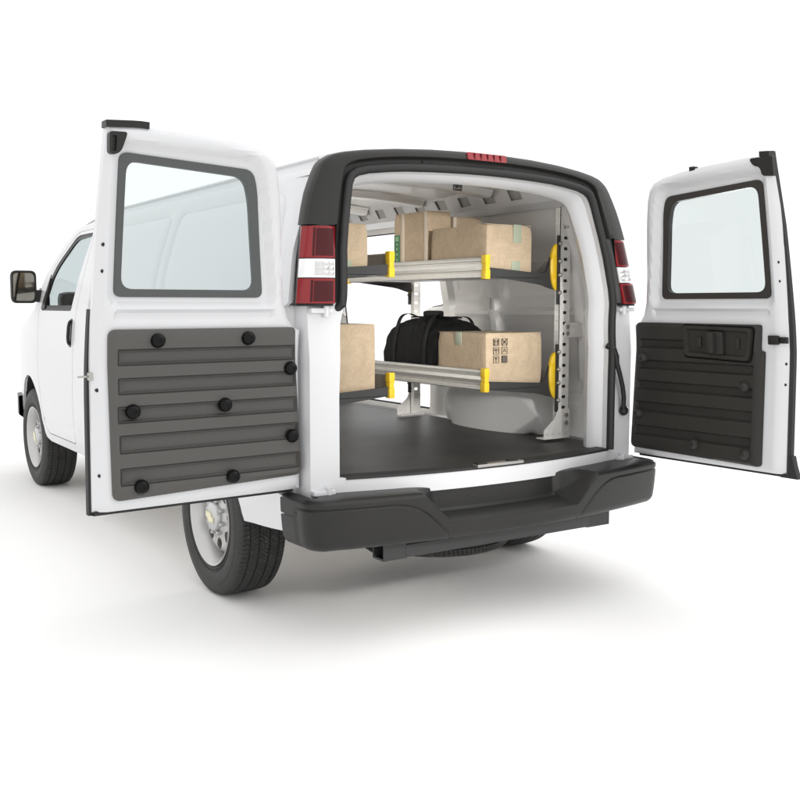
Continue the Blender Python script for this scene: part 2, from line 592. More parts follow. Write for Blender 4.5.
# hood and nose
hv, hf = [], []
hys = np.linspace(4.30, 5.16, 12)
hx = np.linspace(-1, 1, 17)
for y in hys:
    ze = float(np.interp(y, [4.2, 4.45, 4.8, 5.02, 5.12, 5.16], [1.34, 1.27, 1.20, 1.13, 1.0, 0.75]))
    for t in hx:
        w = half_width(y, ze) - 0.01
        hv.append((w * t, y + 0.08 * (1 - t * t), ze + 0.05 * (1 - t ** 4)))
n = len(hx)
for i in range(len(hys) - 1):
    for j in range(n - 1):
        hf.append((i * n + j, i * n + j + 1, (i + 1) * n + j + 1, (i + 1) * n + j))
body.add(hv, hf)

# rear ring: opening frame, jambs, sill
OPEN_R = [(0.748, 0.672), (0.748, 1.00), (0.746, 1.30), (0.741, 1.38), (0.733, 1.47), (0.721, 1.60), (0.704, 1.70), (0.682, 1.80), (0.668, 1.855), (0.652, 1.885), (0.625, 1.903), (0.575, 1.916),
          (0.48, 1.928), (0.40, 1.935), (0.27, 1.941), (0.10, 1.945)]
OPEN = [(-0.748, 0.672)] + OPEN_R + [(0.0, 1.9455)] + [(-x, z) for x, z in OPEN_R[:0:-1]]
OPEN = [(x - 0.020 * (1 - float(smooth01((z - 1.22) / 0.18))), z) for x, z in OPEN]
TRIM_OUT = [(0.893, 1.692), (0.874, 1.765), (0.855, 1.825), (0.835, 1.87), (0.813, 1.915), (0.796, 1.944), (0.773, 1.965), (0.742, 1.983), (0.69, 1.997), (0.60, 2.011), (0.45, 2.026), (0.28, 2.036), (0.12, 2.040), (0.0, 2.041)]
ring_out = [(-0.90, 0.59), (0.90, 0.59), (0.90, 1.372), (0.925, 1.385), (0.905, 1.55)] + [(x - 0.012, z - 0.010) for x, z in TRIM_OUT] + \
           [(-x + 0.012, z - 0.010) for x, z in TRIM_OUT[-2::-1]] + [(-0.905, 1.55), (-0.925, 1.385), (-0.90, 1.372)]
v, f = sheet(ring_out, rear_map, [OPEN], 0.05, 0.03, 0.03)
body.add(v, f)
# inner reveal of the opening
def reveal(k, dy):
    out = []
    for x, z in densify(OPEN, 0.03):
        sx = x * (1 - 0.060 * k)
        sz = z - 0.042 * k * float(smooth01((z - 1.6) / 0.3))
        out.append((sx, rear_y(x, z) + dy, sz))
    return out
rgs = [reveal(0, 0.03), reveal(0.12, 0.035), reveal(0.55, 0.06), reveal(0.80, 0.085), reveal(0.85, 0.10), reveal(0.4, 0.14)]
vs = [p for r in rgs for p in r]
n = len(rgs[0])
fs = []
for i in range(len(rgs) - 1):
    for j in range(n):
        k = (j + 1) % n
        if rgs[0][j][2] < 0.68 and rgs[0][k][2] < 0.68:
            continue
        fs.append((i * n + j, i * n + k, (i + 1) * n + k, (i + 1) * n + j))
body.add(vs, fs)
# corner posts between jamb and side skins
for sg in (-1, 1):
    pv = []
    zs = [0.59, 0.8, 1.0, 1.2, 1.372]
    for z in zs:
        pv += [(sg * 0.90, rear_y(0.90, z) + 0.0, z), (sg * 0.906, rear_y(0.9, z) + 0.02, z), (sg * 0.908, 0.112, z), (sg * (half_width(0.118, z) - 0.004), 0.121, z)]
    pf = []
    for i in range(len(zs) - 1):
        for j in range(3):
            pf.append((i * 4 + j, i * 4 + j + 1, (i + 1) * 4 + j + 1, (i + 1) * 4 + j))
    body.add(pv, pf)
BODY = body.build('body', M['paint'], VAN, 30)

# black seal round the opening, threshold and latch striker
seal = MB()
arc = [(x, z) for x, z in OPEN[1:]] + [OPEN[0]]
pts = densify(arc, 0.03, closed=False)
def seal_pt(x, z):
    # below the left lamp the seal sits on the inner face of the jamb, above it and on the right on the outer edge
    k = (1 - float(smooth01((z - 1.335) / 0.045))) if x < 0 else 0.0
    return (x * 1.020 - 0.012 * k, rear_y(x, z) - 0.012 + 0.062 * k, z + 0.014 * float(smooth01((z - 1.75) / 0.12)))
seal.tube([seal_pt(x, z) for x, z in pts], 0.0185, 12)
seal.build('opening_seal', M['rubber'], VAN)
th = MB()
tv, tf = [], []
for i in range(41):
    x = -0.743 + 1.486 * i / 40
    y = rear_y(x, 0.67)
    tv += [(x, y - 0.004, 0.664), (x, y - 0.002, 0.675), (x, y + 0.055, 0.680), (x, y + 0.075, 0.6745)]
for i in range(40):
    for j in range(3):
        tf.append((i * 4 + j, (i + 1) * 4 + j, (i + 1) * 4 + j + 1, i * 4 + j + 1))
th.add(tv, tf)
TH = th.build('threshold', M['rubber'], VAN)
st = MB()
st.box((-0.145, rear_y(0, 0.67) - 0.012, 0.672), (0.115, rear_y(0, 0.67) + 0.028, 0.686), bev=0.004)
ST = st.build('latch_striker', M['bolt'], VAN)
for x in (-0.115, 0.06):
    s2 = MB()
    s2.box((x - 0.03, rear_y(0, 0.67) - 0.010, 0.6865), (x + 0.025, rear_y(0, 0.67) + 0.018, 0.692), bev=0.002)
    s2.build('striker_pad', M['screw'], ST)

# black plastic trim arching over the opening
def resample(pts, n):
    P = np.array(pts, float)
    d = np.concatenate([[0], np.cumsum(np.hypot(*np.diff(P, axis=0).T))])
    t = np.linspace(0, d[-1], n)
    return np.stack([np.interp(t, d, P[:, 0]), np.interp(t, d, P[:, 1])], -1)
def seal_edge(z0):
    right = [(x * 1.034, z + 0.022 * float(smooth01((z - 1.75) / 0.12))) for x, z in OPEN if z > z0 - 0.2 and x >= 0]
    # start exactly at z0
    R = sorted(right, key=lambda p: -p[0])
    zs = [p[1] for p in right]
    k = next(i for i, p in enumerate(right) if p[1] > z0)
    x0 = float(np.interp(z0, [right[k - 1][1], right[k][1]], [right[k - 1][0], right[k][0]])) if k else right[0][0]
    r = [(x0, z0)] + right[k:]
    if r[-1][0] > 1e-6:
        r.append((0.0, r[-1][1]))
    return r + [(-x, z) for x, z in r[-2::-1]]
A_ = resample(seal_edge(1.692), 141)[:, :]
# even spacing by angle is not needed: both curves are resampled with matching corners
B_ = resample([(x, z) for x, z in TRIM_OUT] + [(-x, z) for x, z in TRIM_OUT[-2::-1]], 141)
vs, fs = [], []
for i in range(141):
    a, b = A_[i], B_[i]
    cr_ = 0.17 + 0.26 * float(smooth01((b[1] - 1.90) / 0.13))
    prof_ = [(0.0, -0.02), (0.0, 0.004), (0.03, 0.010), (cr_ - 0.09, 0.012), (cr_ - 0.03, 0.016), (cr_ + 0.03, 0.036), (cr_ + 0.07, 0.040), (cr_ + 0.22, 0.041), (0.84, 0.038), (0.93, 0.032), (0.975, 0.018), (0.988, 0.0), (0.992, -0.02), (0.985, -0.034)]
    for fr_, h_ in prof_:
        p = a + (b - a) * fr_
        vs.append(rear_map(p[0], p[1], h_))
m_ = len(prof_)
for i in range(140):
    for j in range(m_ - 1):
        fs.append((i * m_ + j, (i + 1) * m_ + j, (i + 1) * m_ + j + 1, i * m_ + j + 1))
fs.append(tuple(range(m_))); fs.append(tuple(140 * m_ + j for j in range(m_))[::-1])
tr = MB(); tr.add(vs, fs)
# legs between seal and lamp
for sg in (-1, 1):
    vs, fs = [], []
    zs_ = np.linspace(1.384, 1.6925, 14)
    for z in zs_:
        xi = float(np.interp(z, [1.38, 1.47, 1.60, 1.70], [0.738, 0.732, 0.721, 0.704])) * 1.034
        xo = 0.812 - 0.034 * (z - 1.375) / 0.315
        for fr_, h_ in [(0.0, -0.02), (0.0, 0.004), (0.10, 0.010), (0.30, 0.012), (0.50, 0.020), (0.75, 0.030), (1.0, 0.034), (1.0, -0.02)]:
            vs.append(rear_map(sg * (xi + (xo - xi) * fr_), z, h_))
    for i in range(13):
        for j in range(7):
            fs.append((i * 8 + j, (i + 1) * 8 + j, (i + 1) * 8 + j + 1, i * 8 + j + 1))
    fs.append(tuple(range(8))); fs.append(tuple(13 * 8 + j for j in range(8))[::-1])
    tr.add(vs, fs)
TR = tr.build('rear_trim', M['black'], VAN, 32)
# small latch pockets in the upper trim
for xc in (0.13, -0.30):
    lp = MB()
    lp.box((xc - 0.025, rear_y(xc, 1.975) - 0.017, 1.970), (xc + 0.025, rear_y(xc, 1.975) + 0.004, 1.982), bev=0.003)
    lp.build('latch_pocket', M['screw'], TR)

# third brake light
bl = MB()
v, f = sheet(round_poly(rect(-0.108, 2.002, 0.108, 2.034), 0.006), lambda x, z, h: rear_map(x, z, h + 0.046), [], 0.02, 0.02, 0.03)
bl.add(v, f)
BL = bl.build('brake_light', M['red'], VAN)
for i in range(-2, 3):
    b2 = MB()
    b2.box((i * 0.036 - 0.002, rear_y(0, 2.02) - 0.0500, 2.005), (i * 0.036 + 0.002, rear_y(0, 2.02) - 0.044, 2.031))
    b2.build('lens_divider', M['redin'], BL, 0)

# tail lights
def tail_light(sg):
    def mp(u, z, h):
        # u 0 (inner) .. 1 (outer); contour measured from the photograph's two lights
        t = (z - 1.375) / 0.315
        xi, yi = 0.805 - 0.034 * t, -0.039 + 0.0565 * t
        xo, yo = 0.950 - 0.055 * t, 0.014 + 0.052 * t
        x = xi + (xo - xi) * u
        y = yi + (yo - yi) * u ** 1.6
        bul = 0.018 * math.sin(math.pi * min(1, u * 1.0)) - 0.03 * max(0, u - 0.86)
        nx, ny = 0.35 * u, -1.0
        return Vector((sg * (x + nx * (h + bul)), y + ny * (h + bul), z))
    hb = MB()
    v, f = sheet(rect(-0.02, 1.370, 1.0, 1.695), lambda u, z, h: mp(u, z, h - 0.010), [], 0.08, 0.04, 0.06)
    hb.add(v, f)
    root = hb.build('tail_light', M['black'], VAN)
    root['label'] = 'upright red and clear tail light beside the opening'
    parts = [(1.560, 1.686, 'brake_lens', 'red', 'redin'), (1.482, 1.556, 'reverse_lens', 'clear', 'facet'), (1.380, 1.478, 'turn_lens', 'red', 'redin')]
    for z0, z1, nm, ma, mb in parts:
        lb = MB()
        v, f = sheet(rect(0.0, z0, 1.0, z1), mp, [], 0.05, 0.03, 0.012)
        lb.add(v, f, 0)
        # reflector field set into the lens, split into cells
        cells = [(0.07, 0.62)] if nm != 'reverse_lens' else [(0.05, 0.22), (0.23, 0.41), (0.42, 0.62)]
        for a, b in cells:
            k = 1 if nm != 'reverse_lens' else 3
            for i in range(k):
                za = z0 + 0.008 + (z1 - z0 - 0.016) * i / k
                zb = z0 + 0.008 + (z1 - z0 - 0.016) * (i + 1) / k - 0.0012
                if nm == 'reverse_lens':
                    pts = [mp(a, za, 0.001), mp(b, za, 0.001), mp(b, zb, 0.001), mp(a, zb, 0.001), mp((a + b) / 2 + 0.03 * (i - 1), (za + zb) / 2, 0.006)]
                    lb.add(pts, [(0, 1, 4), (1, 2, 4), (2, 3, 4), (3, 0, 4)], 1)
                else:
                    v, f = sheet(rect(a, za, b, zb), lambda u, z, h: mp(u, z, h + 0.0012), [], 0.05, 0.04, 0.0)
                    lb.add(v, f, 1)
        if nm != 'reverse_lens':
            v, f = sheet(rect(0.64, z0 + 0.006, 0.70, z1 - 0.006), lambda u, z, h: mp(u, z, h + 0.001), [], 0.05, 0.04, 0.0)
            lb.add(v, f, 1)
        lb.build(nm, None, root, 25, mats=[M[ma], M[mb]])
tail_light(-1)
tail_light(1)

# ------------------------------------------------------------------ bumper
def edge_y(x):
    a = abs(x)
    y = -0.265 + 0.105 * (a / 0.9) ** 2
    return y
def bumper():
    # plan path of the rear edge: straight run with rounded corners, then the side returns
    path = []
    for x in np.linspace(-0.90, 0.90, 261):
        path.append((x, edge_y(x), 0, -1))
    cr = []
    ye = edge_y(0.90)
    for t in np.linspace(0, 1, 18)[1:]:
        a = math.radians(8 + 80 * t)
        cr.append((0.90 + 0.092 * math.sin(a) - 0.092 * math.sin(math.radians(8)), ye + 0.10 * (1 - math.cos(a)), math.sin(a), -math.cos(a)))
    for t in np.linspace(0, 1, 10)[1:]:
        cr.append((cr[16][0] + 0.004 * t, cr[16][1] + 0.17 * t, 1, 0))
    path = [(-x, y, -nx, ny) for x, y, nx, ny in cr[::-1]] + path + cr
    B = []
    secs = []
    zr = np.linspace(0.600, 0.440, 46)
    for x, y, nx, ny in path:
        if abs(x) < 0.895:
            nx = 0.23 * x / 0.9 * 1.0
            ny = -1
        L = math.hypot(nx, ny); nx, ny = nx / L, ny / L
        m = float(np.clip((0.485 - (x + 0.03 if x < 0 else -x - 0.03) * -1) / 0.13, 0, 1)) if x < 0 else float(np.clip((0.455 - x) / 0.125, 0, 1))
        if x < 0:
            m = float(np.clip((x + 0.505) / 0.135, 0, 1))
            m = 1.0 if x > -0.37 else m
        wside = 1 - min(1, max(0, (abs(x) - 0.86) / 0.12))
        yin = rear_y(min(abs(x), 0.95), 0.62) + 0.02
        def at(d, z):            # d: distance inwards from the edge
            return np.array((x - nx * d, y - ny * d, z))
        depth = max(0.05, yin - y) if wside > 0.05 else 0.06
        top = [at(depth, 0.612), at(depth * 0.6, 0.616), at(0.045, 0.617), at(0.022, 0.6155), at(0.010, 0.612), at(0.003, 0.606)]
        yb = yin - 0.012
        db = max(0.03, yb - y)
        nt = [at(depth, 0.612), at(db, 0.600), at(db - 0.006, 0.512), at(db - 0.016, 0.500), at(0.020, 0.488), at(0.006, 0.482)]
        sec = [a * (1 - m) + b * m for a, b in zip(top, nt)]
        for z in zr:
            zz = z * (1 - m) + (0.440 + (z - 0.440) * (0.476 - 0.440) / 0.16) * m
            d = 0.0 + 0.012 * ((0.6 - zz) / 0.16) ** 2
            sec.append(at(d, zz))
        sec += [at(0.020, 0.424), at(0.034, 0.412), at(0.055, 0.406), at(max(0.1, depth), 0.41)]
        secs.append((x, m, sec))
    # moulded seam groove on the rear face
    seam = [(-0.975, 0.40), (-0.985, 0.545)]
    line = round_poly([(-0.962, 0.40), (-0.962, 0.580), (-0.525, 0.580), (-0.355, 0.42)], [0, 0.03, 0.09, 0])
    line2 = [(-x - 0.0, z) for x, z in line]
    vs, fs = [], []
    n = len(secs[0][2])
    # arc length coordinate so that the groove also turns the corner
    pos = [0.0]
    for i in range(1, len(path)):
        pos.append(pos[-1] + math.hypot(path[i][0] - path[i - 1][0], path[i][1] - path[i - 1][1]))
    mid = pos[len(path) // 2]
    q = np.array([[pos[i] - mid, s[2]] for i, (x, m, sec) in enumerate(secs) for s in sec])
    half = pos[-1] / 2
    g1 = round_poly([(-half + 0.13, 0.38), (-half + 0.13, 0.578), (-0.535, 0.578), (-0.365, 0.418)], [0, 0.035, 0.10, 0])
    g2 = [(-a, b) for a, b in round_poly([(-half + 0.13, 0.38), (-half + 0.13, 0.578), (-0.505, 0.578), (-0.335, 0.418)], [0, 0.035, 0.10, 0])]
    g3 = [(-half, 0.535), (-half + 0.13, 0.535)]
    g4 = [(half, 0.535), (half - 0.13, 0.535)]
    dist = np.minimum(np.minimum(segdist(g1, q, False), segdist(g2, q, False)), np.minimum(segdist(g3, q, False), segdist(g4, q, False)))
    k = 0
    for i, (x, m, sec) in enumerate(secs):
        nx, ny = path[i][2], path[i][3]
        for j, s in enumerate(sec):
            g = 0.006 * max(0.0, 1 - dist[k] / 0.006) if j >= 5 else 0.0
            vs.append((s[0] - nx * g, s[1] - ny * g, s[2]))
            k += 1
    for i in range(len(secs) - 1):
        for j in range(n - 1):
            fs.append((i * n + j, (i + 1) * n + j, (i + 1) * n + j + 1, i * n + j + 1))
    fs.append(tuple(range(n))); fs.append(tuple((len(secs) - 1) * n + j for j in range(n))[::-1])
    B = MB(); B.add(vs, fs)
    return B.build('rear_bumper', M['bumper'], VAN, 28)
bumper()

# tow hitch: cross tube with two end blocks
hb = MB()
hb.box((-0.52, -0.118, 0.330), (0.52, -0.045, 0.386), bev=0.008)
HB = hb.build('tow_hitch', M['arm'], VAN)
for x0, x1 in ((-0.625, -0.515), (0.515, 0.655)):
    rc = MB()
    outer = round_poly(rect(-0.115, 0.326, -0.025, 0.408), 0.006)
    inner = round_poly(rect(-0.106, 0.335, -0.034, 0.399), 0.004)
    v, f = sheet(outer, lambda y, z, h, x0=x0: Vector((x0 - h, y, z)), [inner], 0.03, 0.02, x1 - x0)
    rc.add(v, f)
    rc.build('hitch_end_tube', M['arm'], HB)
pl = MB()
pl.prism([(-0.74, 0.43), (-0.56, 0.43), (-0.56, 0.345), (-0.60, 0.335)], lambda x, z: Vector((x, 0.0, z)), lambda x, z: Vector((x, 0.02, z)))
pl.build('mounting_plate', M['arm'], HB)

# underbody, wheel liners, axles
ub = MB()
ub.box((-0.70, 0.18, 0.60), (0.70, 4.9, 0.655))
ub.box((-0.45, 0.2, 0.36), (-0.37, 4.8, 0.50)); ub.box((0.37, 0.2, 0.36), (0.45, 4.8, 0.50))
ub.tube([(-0.8, HUB_R, HUB_Z), (0.8, HUB_R, HUB_Z)], 0.05, 12)
ub.ball((0, HUB_R, HUB_Z), 0.15, 16)
ub.tube([(-0.8, HUB_F, HUB_Z), (0.8, HUB_F, HUB_Z)], 0.05, 12)
ub.build('underbody', M['belly'], VAN)
for sg in (-1, 1):
    for yc in (HUB_R, HUB_F):
        lm = MB()
        A = arch(yc, 0.44, 0.48, 0.44, 18)
        vs = []
        for y, z in A:
            vs += [(sg * (half_width(y, z) - 0.02), y, z), (sg * (0.87 if yc < 2 else 0.72), y, z)]
        fs = [(2 * i, 2 * i + 1, 2 * i + 3, 2 * i + 2) for i in range(len(A) - 1)]
        fs.append(tuple(2 * i + 1 for i in range(len(A))))
        lm.add(vs, fs)
        lm.build('wheel_liner', M['under'], VAN)

# front end, mostly turned away: windscreen, grille, bumper, headlights
ws = MB()
wv, wf = [], []
for i in range(9):
    t = i / 8
    y = 3.48 + (4.36 - 3.48) * t
    z = 1.93 + (1.31 - 1.93) * t
    for j in range(13):
        s = -1 + 2 * j / 12
        w = half_width(y, z) - 0.035
        wv.append((w * s, y + 0.10 * (1 - s * s) + 0.02 * math.sin(math.pi * t), z + 0.03 * (1 - s * s)))
for i in range(8):
    for j in range(12):
        wf.append((i * 13 + j, i * 13 + j + 1, (i + 1) * 13 + j + 1, (i + 1) * 13 + j))
ws.add(wv, wf)
ws.build('windscreen', M['cglass'], VAN)
fb = MB()
bv, bf = [], []
for i in range(41):
    t = -1 + 2 * i / 40
    if abs(t) > 0.8:
        k = (abs(t) - 0.8) / 0.2
        x = math.copysign(0.90 + 0.06 * k * (1 if k < .5 else 1), t); y = 5.10 - 0.32 * k
        x = math.copysign(half_width(y, 0.6) + 0.030, t)
    else:
        x = t / 0.8 * (half_width(5.10, 0.6) + 0.030); y = 5.10 + 0.14 * (1 - (t / 0.8) ** 2)
    bv += [(x * 0.94, y, 0.66), (x, y + 0.01, 0.65), (x, y + 0.015, 0.50), (x * 0.95, y, 0.46)]
for i in range(40):
    for j in range(3):
        bf.append((i * 4 + j, (i + 1) * 4 + j, (i + 1) * 4 + j + 1, i * 4 + j + 1))
fb.add(bv, bf)
fb.build('front_bumper', M['bumper'], VAN)
gr = MB()
gr.box((-0.62, 5.10, 0.70), (0.62, 5.22, 1.0), bev=0.02)
GR = gr.build('grille', M['black'], VAN)
for sg in (-1, 1):
    h = MB()
    h.box((sg * 0.60 - 0.13, 5.02, 0.78), (sg * 0.60 + 0.13, 5.235, 0.97), bev=0.02)
    h.build('headlight', M['clear'], VAN)

# ------------------------------------------------------------------ front doors with window, handle and mirror
def front_door(sg):
    v, f = sheet(door_fill, side_map(sg), [win_out], 0.06, 0.03, 0.02, [([(3.1, 0.56), (3.86, 0.56)], False, 0.02, 0.006)])
    d = MB(); d.add(v, f)
    D = d.build('front_door', M['paint'], VAN, 30)
    g = MB()
    v, f = sheet(win_out, lambda y, z, h: side_map(sg)(y, z, h - 0.006), [win_in], 0.05, 0.03, 0.012)
    g.add(v, f)
    v, f = sheet(round_poly([(3.865, 1.350), (3.965, 1.345), (3.83, 1.595)], 0.012), lambda y, z, h: side_map(sg)(y, z, h + 0.004), [], 0.05, 0.03, 0.012)
    g.add(v, f)
    g.build('window_frame', M['black'], D)
    w = MB()
    v, f = sheet(win_in, lambda y, z, h: side_map(sg)(y, z, h - 0.012), [], 0.1, 0.05, 0.004)
    w.add(v, f)
    w.build('door_window', M['cglass'], D)
    hd = MB()
    v, f = sheet(round_poly(rect(3.115, 1.10, 3.155, 1.285), 0.018), lambda y, z, h: side_map(sg)(y, z, h + 0.004), [], 0.02, 0.02, 0.006)
    hd.add(v, f)
    hd.tube([side_map(sg)(3.135, z, hh) for z, hh in ((1.115, 0.004), (1.13, 0.014), (1.16, 0.018), (1.23, 0.018), (1.26, 0.014), (1.272, 0.004))], 0.010, 10)
    hd.build('door_handle', M['black'], D)
    return D
front_door(-1); front_door(1)

def side_mirror(sg):
    m = MB()
    c = Vector((sg * 1.070, 4.02, 1.505))
    prof = round_poly(rect(-0.088, -0.118, 0.088, 0.118), 0.042, 6)
    rings = []
    for d, k in ((0.0, 0.97), (0.006, 1.0), (0.03, 1.0), (0.07, 0.93), (0.10, 0.74), (0.115, 0.4)):
        rings.append([(c.x + p[0] * k, c.y + d, c.z + p[1] * k) for p in prof])
    n = len(prof)
    vs = [p for r in rings for p in r]
    fs = [(i * n + j, i * n + (j + 1) % n, (i + 1) * n + (j + 1) % n, (i + 1) * n + j) for i in range(len(rings) - 1) for j in range(n)]
    fs.append(tuple((len(rings) - 1) * n + j for j in range(n)))
    # rim lip and sunk face
    lip = [(c.x + p[0] * 0.86, c.y + 0.0, c.z + p[1] * 0.88) for p in prof]
    b = len(vs); vs += lip
    fs += [(j, b + j, b + (j + 1) % n, (j + 1) % n) for j in range(n)]
    lip2 = [(c.x + p[0] * 0.84, c.y + 0.012, c.z + p[1] * 0.86) for p in prof]
    b2 = len(vs); vs += lip2
    fs += [(b + j, b2 + j, b2 + (j + 1) % n, b + (j + 1) % n) for j in range(n)]
    fs.append(tuple(b2 + j for j in range(n)))
    m.add(vs, fs)
    m.box((min(sg * 0.985, sg * 0.90), 4.03, 1.395), (max(sg * 0.985, sg * 0.90), 4.10, 1.485), bev=0.012)
    m.box((sg * 0.92 - 0.02, 3.98, 1.35), (sg * 0.92 + 0.02, 4.14, 1.50), bev=0.012)
    R = m.build('side_mirror', M['black'], VAN)
    g = MB()
    gp = [(c.x + p[0] * 0.83, c.y + 0.009, c.z + p[1] * 0.85) for p in prof]
    gp2 = [(a, b_ + 0.002, d) for a, b_, d in gp]
    g.add(gp + gp2, [tuple(range(n)), tuple(range(2 * n - 1, n - 1, -1))] + [(j, j + n, (j + 1) % n + n, (j + 1) % n) for j in range(n)])
    g.build('mirror_glass', M['mirror'], R)
side_mirror(-1); side_mirror(1)

# cab seats and dashboard
for sg in (-1, 1):
    s = MB()
    xc = sg * 0.47
    s.box((xc - 0.25, 3.30, 0.78), (xc + 0.25, 3.82, 0.98), bev=0.06)
    s.box((xc - 0.24, 3.16, 0.92), (xc + 0.24, 3.32, 1.44), bev=0.06, fr=lambda p: Vector((p.x, p.y - (p.z - 0.92) * 0.18, p.z)))
    SE = s.build('cab_seat', M['seat'], VAN)
    h = MB(); h.box((xc - 0.14, 3.03, 1.47), (xc + 0.14, 3.13, 1.66), bev=0.045)
    h.tube([(xc - 0.06, 3.08, 1.42), (xc - 0.06, 3.08, 1.5)], 0.008); h.tube([(xc + 0.06, 3.08, 1.42), (xc + 0.06, 3.08, 1.5)], 0.008)
    h.build('headrest', M['seat'], SE)
d = MB(); d.box((-0.84, 3.86, 0.95), (0.84, 4.28, 1.27), bev=0.06)
d.box((-0.83, 3.90, 1.2), (-0.25, 4.10, 1.47), bev=0.05)
d.build('dashboard', M['black'], VAN)

# ------------------------------------------------------------------ wheels
def tyre_mesh(name, seg=1100):
    R = TYRE_R
    prof = [(0.098, 0.222), (0.108, 0.232), (0.114, 0.245), (0.1165, 0.247), (0.112, 0.249), (0.113, 0.252), (0.119, 0.254), (0.1195, 0.258), (0.116, 0.260), (0.1225, 0.275), (0.1235, 0.290), (0.1245, 0.291), (0.125, 0.300), (0.1245, 0.318),
            (0.1235, 0.322), (0.122, 0.3235), (0.1205, 0.333), (0.1165, 0.346), (0.1120, 0.356), (0.1055, 0.364)]
    tread = list(np.arange(0.100, -0.1001, -0.0028))
    xs = [p[0] for p in prof] + tread + [-p[0] for p in prof[::-1]]
    rs = [p[1] for p in prof] + [R - 0.006 * (abs(x) / 0.1) ** 3 for x in tread] + [p[1] for p in prof[::-1]]
    n = len(xs)
    X = np.array(xs); Rr = np.array(rs)
    T = np.linspace(0, 2 * np.pi, seg, endpoint=False)
    rr = np.repeat(Rr[None, :], seg, 0)
    s = T[:, None] * R
    x = X[None, :]
    tm = np.zeros((1, n)); tm[0, len(prof):len(prof) + len(tread)] = 1
    g = np.zeros((seg, n))
    for gx, hw in ((0.071, 0.0042), (0.026, 0.0036), (-0.026, 0.0036), (-0.071, 0.0042)):
        g = np.maximum(g, np.where(np.abs(x - gx) < hw, 1.0, 0.0) * 0.009)
    L = 2 * np.pi * R
    def sipes(mask, count, slope, hw, dep, ph=0.0):
        p = L / count
        q = (s + slope * x + ph * p) % p
        return np.where((np.minimum(q, p - q) < hw) & mask, dep, 0.0)
    a = np.abs(x)
    g = np.maximum(g, sipes((a > 0.076), 104, 0.18, 0.0019, 0.005))
    g = np.maximum(g, np.maximum(sipes((a > 0.030) & (a < 0.067), 130, 0.75, 0.0016, 0.004, 0.3), sipes((a > 0.030) & (a < 0.067), 65, -0.75, 0.0014, 0.003, 0.1)))
    g = np.maximum(g, np.maximum(sipes((a < 0.022), 120, -0.8, 0.0016, 0.004, 0.6), sipes((a < 0.022), 120, 0.8, 0.0014, 0.003, 0.1)))
    g = np.maximum(g, sipes((a > 0.084), 208, 0.1, 0.0011, 0.002, 0.25))
    rr = rr - g * tm
    # shoulder lugs
    for k, ia in enumerate(range(n)):
        if 0.104 < abs(xs[ia]) < 0.121 and rs[ia] > 0.335:
            p = L / 86
            q = (s[:, 0] + 0.22 * xs[ia]) % p
            rr[:, ia] -= np.where(np.minimum(q, p - q) < 0.003, 0.003, 0.0)
    vs = np.stack([np.repeat(x, seg, 0), rr * np.cos(T)[:, None], rr * np.sin(T)[:, None]], -1).reshape(-1, 3)
    # raised sidewall marks: short blocks in a ring, too small to read in the photograph
    i = np.arange(seg)[:, None]; j = np.arange(n - 1)[None, :]
    i2 = (i + 1) % seg
    fs = np.stack([i * n + j, i2 * n + j, i2 * n + j + 1, i * n + j + 1], -1).reshape(-1, 4)
    me = bpy.data.meshes.new(name)
    me.vertices.add(len(vs)); me.vertices.foreach_set('co', vs.ravel())
    me.loops.add(len(fs) * 4); me.loops.foreach_set('vertex_index', fs.ravel().astype(np.int32))
    me.polygons.add(len(fs)); me.polygons.foreach_set('loop_start', np.arange(0, len(fs) * 4, 4, dtype=np.int32))
    me.update(calc_edges=True)
    me.materials.append(M['tyre'])
    me.polygons.foreach_set('use_smooth', [True] * len(me.polygons))
    me.set_sharp_from_angle(angle=math.radians(40))
    me.validate()
    return me
TYRE = tyre_mesh('tyre')

